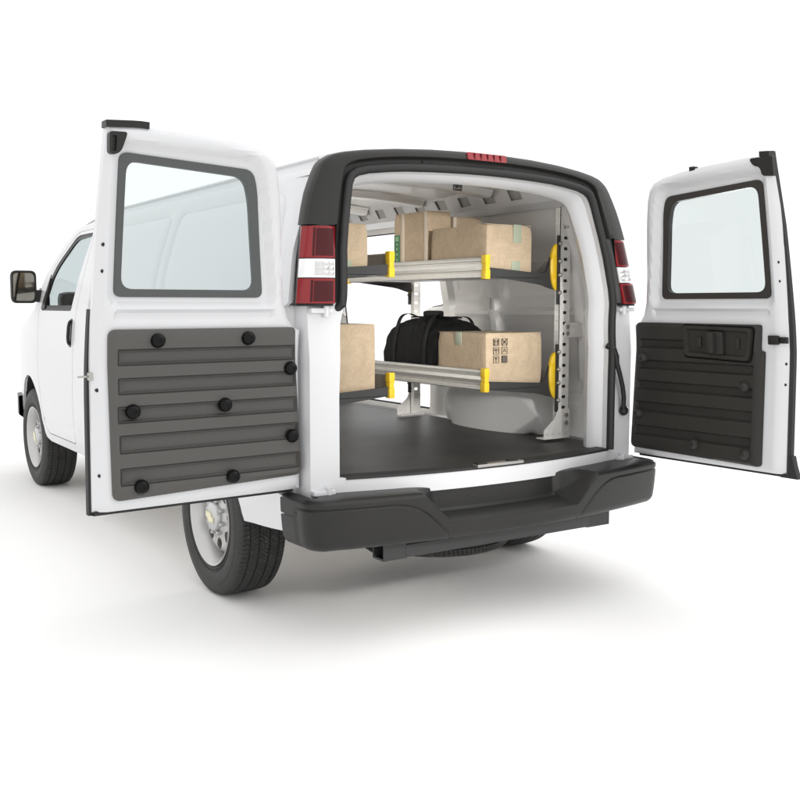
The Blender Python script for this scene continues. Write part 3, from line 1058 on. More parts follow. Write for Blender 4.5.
def make_wheel():
    # outward is -X; rim, tyre, hub cap, emblem
    w = MB()
    w.lathe([(0.10, 0.200), (0.095, 0.222), (0.10, 0.226), (0.105, 0.222), (0.095, 0.205), (0.06, 0.192), (-0.02, 0.186), (-0.060, 0.192), (-0.092, 0.206), (-0.098, 0.212), (-0.108, 0.219), (-0.116, 0.226), (-0.117, 0.231), (-0.112, 0.233), (-0.104, 0.228), (-0.098, 0.220)], 72, 'x')
    # disc face, dished, with eight round vent holes
    circ = lambda r, n=64, c=(0, 0): [(c[0] + r * math.cos(2 * math.pi * k / n), c[1] + r * math.sin(2 * math.pi * k / n)) for k in range(n)]
    holes = [circ(0.028, 20, (0.132 * math.cos(math.pi / 8 + k * math.pi / 4), 0.132 * math.sin(math.pi / 8 + k * math.pi / 4))) for k in range(8)]
    def disc(u, v, h):
        r = math.hypot(u, v)
        x = float(np.interp(r, [0.0, 0.075, 0.095, 0.115, 0.150, 0.165, 0.180, 0.19], [-0.080, -0.080, -0.070, -0.066, -0.068, -0.062, -0.036, -0.024]))
        return Vector((x - h, u, v))
    v, f = sheet(circ(0.189), disc, holes, 0.012, 0.008, 0.008)
    w.add(v, f)
    for k in range(8):
        t = k * math.pi / 4
        w.lathe([(-0.094, 0.0), (-0.094, 0.008), (-0.088, 0.011), (-0.062, 0.011)], 10, 'x', (0, 0.0825 * math.cos(t), 0.0825 * math.sin(t)))
    root = w.build('wheel', M['rim'], VAN, 40)
    t = bpy.data.objects.new('tyre', TYRE); COL.objects.link(t); t.parent = root
    h = MB()
    h.lathe([(-0.06, 0.072), (-0.090, 0.071), (-0.100, 0.066), (-0.106, 0.052), (-0.109, 0.03), (-0.1095, 0.0)], 40, 'x')
    h.build('hub_cap', M['cap'], root)
    e = MB()
    bow = [(-0.046, -0.013), (-0.017, -0.013), (-0.020, -0.022), (0.012, -0.022), (0.015, -0.013), (0.040, -0.013), (0.046, 0.013), (0.017, 0.013), (0.020, 0.022), (-0.012, 0.022), (-0.015, 0.013), (-0.040, 0.013)]
    e.prism(bow, lambda a, b: Vector((-0.1135, a, b)), lambda a, b: Vector((-0.106, a, b)))
    e.build('emblem', M['gold'], root)
    return root
WH = make_wheel()
def copy_tree(o, parent):
    c = o.copy(); COL.objects.link(c); c.parent = parent
    for ch in o.children:
        copy_tree(ch, c)
    return c
spots = [(-0.853, HUB_R, 0, 0.35), (-0.853, HUB_F, 0, 1.0), (0.853, HUB_R, math.pi, 0.6), (0.853, HUB_F, math.pi, 0.1)]
for i, (x, y, rz, rx) in enumerate(spots):
    o = WH if i == 0 else copy_tree(WH, VAN)
    o.location = (x, y, HUB_Z)
    o.rotation_euler = (rx * 0.9, 0, rz)
# spare tyre hung flat beneath the tail
sp = MB()
sp.lathe([(-0.07, 0.0), (-0.07, 0.19), (-0.10, 0.21), (0.09, 0.22), (0.05, 0.19), (0.05, 0.0)], 40, 'x')
SP = sp.build('spare_wheel', M['under'], VAN)
SP.location = (0.08, 0.52, 0.315); SP.rotation_euler = (0, math.radians(90), 0)
t = bpy.data.objects.new('tyre', TYRE); COL.objects.link(t); t.parent = SP

# ------------------------------------------------------------------ rear doors
DOOR_OUT = [(0.0, 0.637), (0.845, 0.637), (0.838, 1.30), (0.828, 1.70), (0.814, 1.966), (0.70, 1.974), (0.467, 1.968), (0.342, 1.960), (0.250, 1.948), (0.195, 1.930),
        (0.165, 1.900), (0.146, 1.850), (0.128, 1.76), (0.113, 1.65), (0.096, 1.50), (0.080, 1.385), (0.060, 1.325), (0.030, 1.285), (0.0, 1.275)]
WIN_O_ = round_poly([(0.755, 1.890), (0.248, 1.868), (0.225, 1.80), (0.170, 1.402), (0.755, 1.402)], [0.035, 0.05, 0.3, 0.03, 0.03])
WIN_I_ = round_poly([(0.728, 1.864), (0.280, 1.841), (0.252, 1.76), (0.204, 1.430), (0.730, 1.430)], [0.045, 0.06, 0.3, 0.045, 0.045])
REC_O_ = round_poly([(0.785, 1.935), (0.225, 1.925), (0.178, 1.80), (0.105, 1.355), (0.785, 1.355)], [0.06, 0.09, 0.3, 0.06, 0.05])
RIBS = [(1.212, 1.166), (1.110, 1.063), (1.009, 0.961), (0.906, 0.852), (0.788, 0.736)]

def rear_door(H, D, N, left):
    up = 0.0 if left else 0.026            # the right door's free corner stands a little higher
    def lift(poly, k=1.0):
        return [(d, z + up * k * min(1.0, max(0.0, (z - 1.6) / 0.25)) * min(1.0, max(0.3, d / 0.8))) for d, z in poly]
    DOOR = [(d - 0.012 if d > 0.65 else d, z) for d, z in DOOR_OUT] if left else [(d - 0.012 * (z > 1.9 and d > 0.75), z) for d, z in lift(DOOR_OUT)]
    WIN_O, WIN_I, REC_O = lift(WIN_O_, 0.6), lift(WIN_I_, 0.6), lift(REC_O_, 0.8)
    e_off = -0.012 if left else 0.0
    Hv, Dv, Nv = Vector((*H, 0)), Vector((*D, 0)), Vector((*N, 0))
    def mp(d, z, h):
        return Hv + Dv * d + Nv * (lean(z) + h) + Vector((0, 0, z))
    def hf(P):
        ins = inside(REC_O, P)
        dd = segdist(REC_O, P)
        h = np.where(ins, -0.028 * smooth01(dd / 0.036), 0.0)
        # shallow tray under the window
        tray = round_poly(rect(0.12, 1.312, 0.76, 1.362), 0.02)
        it = inside(tray, P); dt = segdist(tray, P)
        h = np.minimum(h, np.where(it, -0.012 * smooth01(dt / 0.016), 0.0))
        de = segdist(DOOR, P)
        h = h - 0.016 * (1 - np.clip(de / 0.03, 0, 1)) ** 2
        # raised flange towards the outer edge
        h = h - 0.034 * np.clip((P[:, 0] - 0.792) / 0.05, 0, 1)
        return h
    v, f = sheet(DOOR, mp, [WIN_O], 0.013, 0.013, 0.058, hfun=hf)
    m = MB(); m.add(v, f)
    R = m.build('rear_door', M['paint'], VAN, 32)
    R['label'] = 'open rear door with a grey liner panel' if left else 'open rear door with a dark brown liner panel and latch'
    # gasket and glass
    g = MB()
    v, f = sheet(WIN_O, lambda d, z, h: mp(d, z, h - 0.022), [WIN_I], 0.02, 0.015, 0.026)
    g.add(v, f)
    g.build('window_gasket', M['dframe'] if left else M['bframe'], R)
    g = MB()
    v, f = sheet(offset_line(densify(WIN_I, 0.02), -0.006, True), lambda d, z, h: mp(d, z, h - 0.028), [], 0.08, 0.03, 0.004)
    g.add(v, f)
    g.build('window_glass', M['glass'] if left else M['rglass'], R)
    # weatherstrip on the free edge, bottom and top
    s = MB()
    if not left:
        s.prism([(0.838, 0.72), (0.856, 0.72), (0.866, 0.68), (0.886, 0.622), (0.80, 0.622), (0.838, 0.640)], lambda a, b: mp(a, b, -0.032), lambda a, b: mp(a, b, -0.062))
    zs = np.linspace(0.622, 1.36 if left else 1.980 + up * 1.3, 24)
    vs, fs = [], []
    for z in zs:
        e = e_off + float(np.interp(z, [0.62, 1.30, 1.70, 2.0], [0.846, 0.839, 0.829, 0.814] if left else [0.846, 0.839, 0.825, 0.800]))
        wd = (0.002 + 0.006 * min(1, max(0, (1.35 - z) / 0.3))) if left else 0.004
        hs = -0.024 if left else 0.0
        hb_ = -0.064 if left else -0.058
        vs += [mp(e - 0.012, z, -0.030 + hs), mp(e + wd, z, -0.036 + hs), mp(e + wd, z, hb_ + hs), mp(e - 0.012, z, hb_ - 0.002 + hs)]
    for i in range(len(zs) - 1):
        for j in range(4):
            fs.append((i * 4 + j, i * 4 + (j + 1) % 4, (i + 1) * 4 + (j + 1) % 4, (i + 1) * 4 + j))
    fs += [(0, 1, 2, 3), tuple(len(vs) - 4 + k for k in (3, 2, 1, 0))]
    s.add(vs, fs)
    vs, fs = [], []
    for d in np.linspace(0.02, 0.845 + e_off, 12):
        vs += [mp(d, 0.640, -0.030), mp(d, 0.624, -0.034), mp(d, 0.624, -0.060), mp(d, 0.640, -0.062)]
    for i in range(11):
        for j in range(4):
            fs.append((i * 4 + j, i * 4 + (j + 1) % 4, (i + 1) * 4 + (j + 1) % 4, (i + 1) * 4 + j))
    s.add(vs, fs)
    s.build('weatherstrip', M['rubber'], R)
    # top strip and corner catch
    c = MB()
    vs, fs = [], []
    d0 = 0.66 if left else 0.76
    for d in np.linspace(d0, 0.822 + e_off if left else 0.806, 6):
        zt = float(np.interp(d, [0.467, 0.70, 0.814], [1.968, 1.974, 1.966]) + up)
        vs += [mp(d, zt + 0.018, -0.006), mp(d, zt - 0.004, -0.004), mp(d, zt - 0.004, -0.05), mp(d, zt + 0.018, -0.05)]
    for i in range(5):
        for j in range(4):
            fs.append((i * 4 + j, i * 4 + (j + 1) % 4, (i + 1) * 4 + (j + 1) % 4, (i + 1) * 4 + j))
    fs += [(0, 1, 2, 3), tuple(len(vs) - 4 + k for k in (3, 2, 1, 0))]
    c.add(vs, fs)
    c.build('edge_strip', M['black'], R)
    if not left:
        c = MB()
        c.box((0.40, 0, 0), (0.43, 0.03, 0.026), bev=0.003, fr=lambda p: mp(p.x, 1.964 + p.z, -0.04 + p.y))
        c.build('edge_clip', M['black'], R)
    k = MB()
    if left:
        poly = round_poly([(0.803, 1.947), (0.741, 1.949), (0.748, 1.922), (0.762, 1.880), (0.800, 1.872)], [0.012, 0.01, 0.03, 0.02, 0.02])
        v, f = sheet(poly, lambda d, z, h: mp(d, z, h + 0.012), [], 0.02, 0.015, 0.026, steps=[(round_poly([(0.793, 1.935), (0.777, 1.935), (0.777, 1.886), (0.793, 1.886)], 0.004), 0.003, 0.010)])
    else:
        poly = round_poly([(0.826, 1.988), (0.715, 1.988), (0.735, 1.956), (0.765, 1.949), (0.772, 1.912), (0.826, 1.908)], [0.005, 0.02, 0.02, 0.02, 0.015, 0.005])
        v, f = sheet(poly, lambda d, z, h: mp(d, z, h + 0.006), [], 0.02, 0.015, 0.02)
    k.add(v, f)
    k.build('corner_catch', M['black'], R)
    # ribbed liner panel
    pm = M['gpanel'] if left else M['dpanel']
    if left:
        po = round_poly([(0.782, 1.288), (0.035, 1.288), (0.004, 0.700), (0.776, 0.676)], [0.03, 0.02, 0.03, 0.03])
    else:
        po = round_poly([(0.720, 1.288), (0.028, 1.290), (0.0, 0.672), (0.732, 0.660), (0.732, 1.17), (0.712, 1.175)], [0.012, 0.03, 0.03, 0.02, 0.005, 0.005])
    steps = []
    for i, (z1, z0) in enumerate(RIBS):
        if left:
            dl, dr = 0.745 + 0.004 * (i == 2), 0.038 - 0.004 * i
            steps.append((rect(dr, z0, dl, z1), 0.005, 0.015))
        else:
            dl, dr = (0.687, 0.052 - 0.006 * i)
            if i == 0:
                dl = 0.318
            steps.append((rect(dr, z0, dl, z1), 0.008, 0.017))
    if not left:
        steps.append((round_poly([(0.700, 1.281), (0.312, 1.286), (0.318, 1.130), (0.680, 1.117)], 0.022), 0.003, 0.016))
    def ph(P):
        de = segdist(po, P)
        return -0.012 * (1 - np.clip(de / 0.014, 0, 1)) ** 2
    v, f = sheet(po, lambda d, z, h: mp(d, z, h + 0.024), [], 0.024, 0.02, 0.020, hfun=ph, steps=steps, lines=[(round_poly([(q[0][0] - 0.004, q[0][1] - 0.004), (q[1][0] + 0.004, q[1][1] - 0.004), (q[2][0] + 0.004, q[2][1] + 0.004), (q[3][0] - 0.004, q[3][1] + 0.004)], 0.002, 2), True, 0.0035, 0.006) for q, _, _ in steps] if left else [])
    p = MB(); p.add(v, f)
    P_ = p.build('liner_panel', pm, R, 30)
    ks = [(0.606, 1.247), (0.246, 1.249), (0.059, 1.127), (0.701, 0.996), (0.342, 1.0), (0.053, 0.859), (0.676, 0.722), (0.314, 0.723)] if left else \
         [(0.080, 1.118), (0.648, 1.012), (0.057, 0.842), (0.392, 0.728), (0.664, 0.712)]
    for d, z in ks:
        b = MB()
        kr = 0.0275 if left else 0.0245
        prof = [(a_, r_ * kr / 0.034) for a_, r_ in [(0.0, 0.033), (0.008, 0.034), (0.015, 0.0325), (0.022, 0.029), (0.028, 0.022), (0.032, 0.012), (0.0325, 0.008), (0.030, 0.006), (0.030, 0.0)]]
        vs, fs = [], []
        sg = 24
        for a, r in prof:
            for q in range(sg):
                t = 2 * math.pi * q / sg
                vs.append(mp(d + r * math.cos(t), z + r * math.sin(t), 0.018 + a))
        for i in range(len(prof) - 1):
            for q in range(sg):
                fs.append((i * sg + q, i * sg + (q + 1) % sg, (i + 1) * sg + (q + 1) % sg, (i + 1) * sg + q))
        b.add(vs, fs)
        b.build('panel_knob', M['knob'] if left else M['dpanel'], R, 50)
    if left:
        # striker on the free edge
        b = MB()
        b.box((0.812, -0.04, -0.014), (0.836, -0.018, 0.014), bev=0.003, fr=lambda p: mp(p.x, 1.123 + p.z, -0.012 + p.y))
        b.box((0.836, -0.036, -0.004), (0.872, -0.028, 0.004), bev=0.002, fr=lambda p: mp(p.x, 1.123 + p.z, -0.012 + p.y))
        b.build('striker', M['bolt'], R)
    else:
        # latch housing with turning handle
        b = MB()
        lo = round_poly([(0.688, 1.272), (0.322, 1.280), (0.328, 1.140), (0.668, 1.128)], 0.02)
        v, f = sheet(lo, lambda d, z, h: mp(d, z, h + 0.038), [], 0.02, 0.015, 0.034, steps=[(round_poly([(0.672, 1.258), (0.338, 1.266), (0.344, 1.154), (0.654, 1.143)], 0.018), 0.006, 0.012)])
        b.add(v, f)
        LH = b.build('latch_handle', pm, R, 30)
        b = MB()
        for dd in (0.41, 0.61):
            b.box((dd - 0.012, 0, -0.026), (dd + 0.012, 0.010, 0.026), bev=0.004, fr=lambda p: mp(p.x, 1.203 + p.z, 0.026 + p.y))
        b.box((0.46, 0, -0.052), (0.545, 0.024, 0.052), bev=0.010, fr=lambda p: mp(p.x, 1.203 + p.z, 0.026 + p.y))
        b.box((0.482, 0.02, -0.046), (0.512, 0.052, 0.046), bev=0.008, fr=lambda p: mp(p.x, 1.203 + p.z, 0.026 + p.y))
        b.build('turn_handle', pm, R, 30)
        b = MB()
        b.box((0.752, 0, -0.022), (0.80, 0.018, 0.018), bev=0.004, fr=lambda p: mp(p.x, 1.225 + p.z, -0.002 + p.y))
        b.box((0.80, 0, -0.016), (0.838, 0.014, 0.012), bev=0.003, fr=lambda p: mp(p.x, 1.225 + p.z, -0.010 + p.y))
        b.build('edge_latch', M['black'], R)
    # small dark screws in the edge flange
    zz = (1.075, 0.77, 1.58, 1.49) if left else (1.555, 1.475, 1.12, 1.03)
    for z in zz:
        b = MB()
        dd = (0.824 if z < 1.3 else 0.812) + (e_off if left else -0.008)
        h0 = -0.034 * max(0, (dd - 0.792) / 0.05) - 0.002
        vs = [mp(dd, z, h0 + 0.002)] + [mp(dd + 0.007 * math.cos(2 * math.pi * q / 12), z + 0.007 * math.sin(2 * math.pi * q / 12), h0) for q in range(12)] + \
             [mp(dd + 0.007 * math.cos(2 * math.pi * q / 12), z + 0.007 * math.sin(2 * math.pi * q / 12), -0.045) for q in range(12)]
        b.add(vs, [(0, 1 + q, 1 + (q + 1) % 12) for q in range(12)] + [(1 + q, 13 + q, 13 + (q + 1) % 12, 1 + (q + 1) % 12) for q in range(12)])
        b.build('screw', M['screw'], R, 0)
    return R
rear_door((-0.92, 0.044), (-0.9989, -0.047), (0.047, -0.9989), True)
rear_door((0.923, 0.0), (0.056, -0.9984), (-0.9984, -0.056), False)

# hinges on the jambs, check cable
for sg in (-1, 1):
    for z in (1.352, 0.622):
        h = MB()
        x0 = 0.83
        y0 = rear_y(x0, z)
        h.tube([(sg * x0, y0 - 0.025, z - 0.024), (sg * x0, y0 - 0.025, z + 0.022)], 0.013, 12)
        h.box((min(sg * 0.80, sg * 0.90), y0 - 0.03, z - 0.010), (max(sg * 0.80, sg * 0.90), y0 + 0.012, z + 0.010), bev=0.004)
        h.build('door_hinge', M['paint'], VAN)
c = MB()
P0 = [(0.722, -0.03, 1.185), (0.735, -0.065, 1.165), (0.742, -0.075, 1.13), (0.745, -0.075, 1.10), (0.765, -0.075, 1.05), (0.792, -0.07, 0.985), (0.808, -0.065, 0.93), (0.812, -0.06, 0.875)]
P0 = [(a + 0.012, b + 0.03, c_ - 0.006) for a, b, c_ in P0]
c.tube(P0, [0.016, 0.014, 0.013, 0.012, 0.0115, 0.0115, 0.0115, 0.0115], 10)
c.ball((0.842, -0.015, 0.856), 0.026, 16, (1, 0.8, 1))
c.build('check_cable', M['black'], VAN)

# ------------------------------------------------------------------ cargo space
fm = MB()
fo = [(-0.70, 0.30)]
outl = [(x, rear_y(x, 0.67) + 0.06) for x in np.linspace(-0.74, 0.74, 25)] + [(0.86, 0.16), (0.87, 2.9), (-0.87, 2.9), (-0.86, 0.16)]
v, f = sheet(outl, lambda x, y, h: Vector((x, y, 0.671 + h)), [], 0.15, 0.1, 0.012)
fm.add(v, f)
fm.build('cargo_floor', M['mat'], VAN)

SIDE_HOLE = round_poly([(1.765, 0.70), (2.84, 0.70), (2.84, 1.84), (1.475, 1.84), (1.61, 1.372), (1.735, 1.358), (1.765, 1.33)], [0.02, 0.05, 0.05, 0.04, 0.025, 0.01, 0.02])
def inner_wall(sg):
    """painted inner side: pillars and waist seam in relief"""
    base = lambda y, z: half_width(y, z) - 0.050
    out = [(0.12, 0.672), (2.90, 0.672), (2.90, 1.88), (0.235, 1.88), (0.16, 1.60), (0.12, 1.30)]
    pill = [(0.30, 0.05), (1.02, 0.05), (1.50, 0.055), (2.3, 0.05)] if sg < 0 else [(0.30, 0.05), (1.02, 0.05), (1.47, 0.05)]
    def hf(P):
        h = np.zeros(len(P))
        for yc, hw in pill:
            h = np.maximum(h, 0.036 * smooth01((hw - np.abs(P[:, 0] - yc - 0.06 * np.sin((P[:, 1] - 0.7) * 2.2))) / 0.014))
        h = np.maximum(h, 0.026 * smooth01((0.035 - np.abs(P[:, 1] - 1.33)) / 0.012))
        h = np.maximum(h, 0.012 * smooth01((P[:, 1] - 1.74) / 0.03))
        h = np.maximum(h, 0.028 * smooth01((0.90 - P[:, 1]) / 0.03))
        for y0, y1 in ((0.42, 1.00), (1.2, 1.42)):
            for z0, z1 in ((0.95, 1.25), (1.42, 1.70)):
                q = round_poly(rect(y0, z0, y1, z1), 0.05)
                ins = inside(q, P)
                d = segdist(q, P)
                h = h + np.where(ins, -0.016 * smooth01(d / 0.014), 0)
        return h
    holes = []
    if sg > 0:
        hole = SIDE_HOLE
        holes = [hole]
    v, f = sheet(out, lambda y, z, h: Vector((sg * (base(y, z) - h), y, z)), holes, 0.022, 0.022, 0.006, hfun=hf)
    m = MB(); m.add(v, f)
    W_ = m.build('inner_wall', M['inner'], VAN, 35)
    # slots punched through the pillars
    for yc, zz_ in ((1.02, (1.12, 1.40)), (1.50, (1.10,))):
        for z in zz_:
            y0 = yc + 0.06 * math.sin((z - 0.7) * 2.2)
            q = MB()
            q.box((sg * (base(y0, z) - 0.0365) - 0.003, y0 - 0.009, z - 0.05), (sg * (base(y0, z) - 0.0365) + 0.003, y0 + 0.009, z + 0.05), bev=0.002)
            q.build('pillar_slot', M['slot'], W_)
    return W_
inner_wall(1)
inner_wall(-1)
# black rubber edge of the side door opening
se = MB()
loop = densify(SIDE_HOLE, 0.05)
loop.append(loop[0])
se.tube([(half_width(y, z) - 0.044, y, z) for y, z in loop], 0.007, 8)
se.build('side_door_seal', M['rubber'], VAN)

def wheel_housing(sg):
    m = MB()
    vs, fs = [], []
    nu, nv = 36, 16
    yc, a, b = 0.985, 0.475, 0.335
    def pt(t, q):
        # q 0: against the wall, 1: foot of the inner face
        bul = 0.125 * math.sin(t) ** 0.8
        if q < 0.6:
            ang = q / 0.6 * math.pi / 2
            k = 1 - 0.22 * (1 - math.cos(ang))
            xx = 0.93 - (0.10 + bul) * math.sin(ang)
        else:
            f_ = (q - 0.6) / 0.4
            k = 0.78 * (1 - f_)
            xx = 0.93 - (0.10 + bul) - 0.012 * f_
        ky = k if q < 0.6 else 0.78 + 0.0 * k
        return (sg * xx, yc + a * (k + (1 - k) * 0.72 * (q > -1)) * math.cos(t), 0.672 + b * k * math.sin(t) ** 0.8)
    for i in range(nu + 1):
        t = math.pi * i / nu
        for j in range(nv + 1):
            vs.append(pt(t, j / nv))
    n = nv + 1
    for i in range(nu):
        for j in range(n - 1):
            fs.append((i * n + j, i * n + j + 1, (i + 1) * n + j + 1, (i + 1) * n + j))
    m.add(vs, fs)
    for t in (1.70, 1.86, 2.02, 2.22):
        m.tube([pt(t, q) for q in np.linspace(0.05, 0.52, 9)], 0.006, 6)
    m.build('wheel_housing', M['inner'], VAN, 40)
wheel_housing(1); wheel_housing(-1)

# ceiling: panel, cross bows, header rails with punched holes
ce = MB()
cv, cf = [], []
cx = np.linspace(-0.66, 0.66, 25)
cy = np.linspace(0.0, 1.0, 41)
for t in cy:
    for x in cx:
        z = roof_z(x, 1.0) - 0.028
        y0 = rear_y(x, 1.96) + 0.10
        y = y0 + (3.2 - y0) * t
        cv.append((x, y, z + 0.006 * math.sin(y * 14)))
n = len(cx)
for i in range(len(cy) - 1):
    for j in range(n - 1):
        cf.append((i * n + j, i * n + j + 1, (i + 1) * n + j + 1, (i + 1) * n + j))
ce.add(cv, cf)
ce.build('ceiling', M['inner'], VAN)
for y in (0.26, 0.78, 1.42, 2.05, 2.65):
    b = MB()
    bv, bf = [], []
    for x in np.linspace(-0.60, 0.60, 23):
        z = roof_z(x, 1.0) - 0.030
        for dy, dz in ((-0.075, 0.0), (-0.055, -0.006), (-0.042, -0.032), (-0.03, -0.038), (0.03, -0.038), (0.042, -0.032), (0.055, -0.006), (0.075, 0.0)):
            bv.append((x, y + dy, z + dz))
    for i in range(22):
        for j in range(7):
            bf.append((i * 8 + j, (i + 1) * 8 + j, (i + 1) * 8 + j + 1, i * 8 + j + 1))
    b.add(bv, bf)
    b.build('roof_bow', M['inner'], VAN, 40)
for sg in (-1, 1):
    def hm(y, s, h, sg=sg):
        # inclined strip from (0.56, 2.012) at s=0 to (0.665, 1.905) at s=1
        nx, nz = -0.85, -0.52
        return Vector((sg * (0.600 + 0.060 * s + nx * h), y, 1.995 - 0.098 * s + nz * h))
    holes = []
    for k in range(13):
        yc = 0.585 + 0.218 * k
        holes.append(round_poly([(yc - 0.048, 0.24), (yc + 0.048, 0.24), (yc + 0.048, 0.76), (yc - 0.048, 0.76)], 0.008, 3))
    v, f = sheet(rect(0.20, 0.0, 3.2, 1.0), hm, holes, 0.09, 0.05, 0.004)
    m = MB(); m.add(v, f)
    vs = []
    for y in (0.20, 3.2):
        vs += [hm(y, 0, 0.0), hm(y, 0, -0.004) + Vector((-sg * 0.05, 0, 0.012)), hm(y, 1.0, 0), Vector((sg * 0.735, y, 1.87))]
    m.add(vs, [(0, 1, 5, 4), (2, 3, 7, 6)])
    HR = m.build('header_rail', M['paint'], VAN, 30)
    m = MB()
    v, f = sheet(rect(0.22, 0.10, 3.18, 0.90), lambda y, s_, h: hm(y, s_, h - 0.014), [], 0.3, 0.2, 0.002)
    m.add(v, f)
    m.build('rail_backing', M['slot'], HR, 30)  # back plate of the rail, its grey stands for shade in the holes
# latch hook under the header
l = MB()
xl = -0.045
yl = rear_y(xl, 1.92) + 0.13
l.box((xl - 0.062, yl - 0.02, 1.918), (xl + 0.062, yl + 0.02, 1.930), bev=0.003)
l.tube([(xl - 0.022, yl, 1.918), (xl - 0.022, yl, 1.892), (xl + 0.018, yl, 1.890), (xl + 0.018, yl, 1.918)], 0.006, 8)
l.box((xl - 0.012, yl - 0.015, 1.900), (xl + 0.012, yl + 0.015, 1.920), bev=0.003)
l.build('latch_hook', M['black'], VAN)

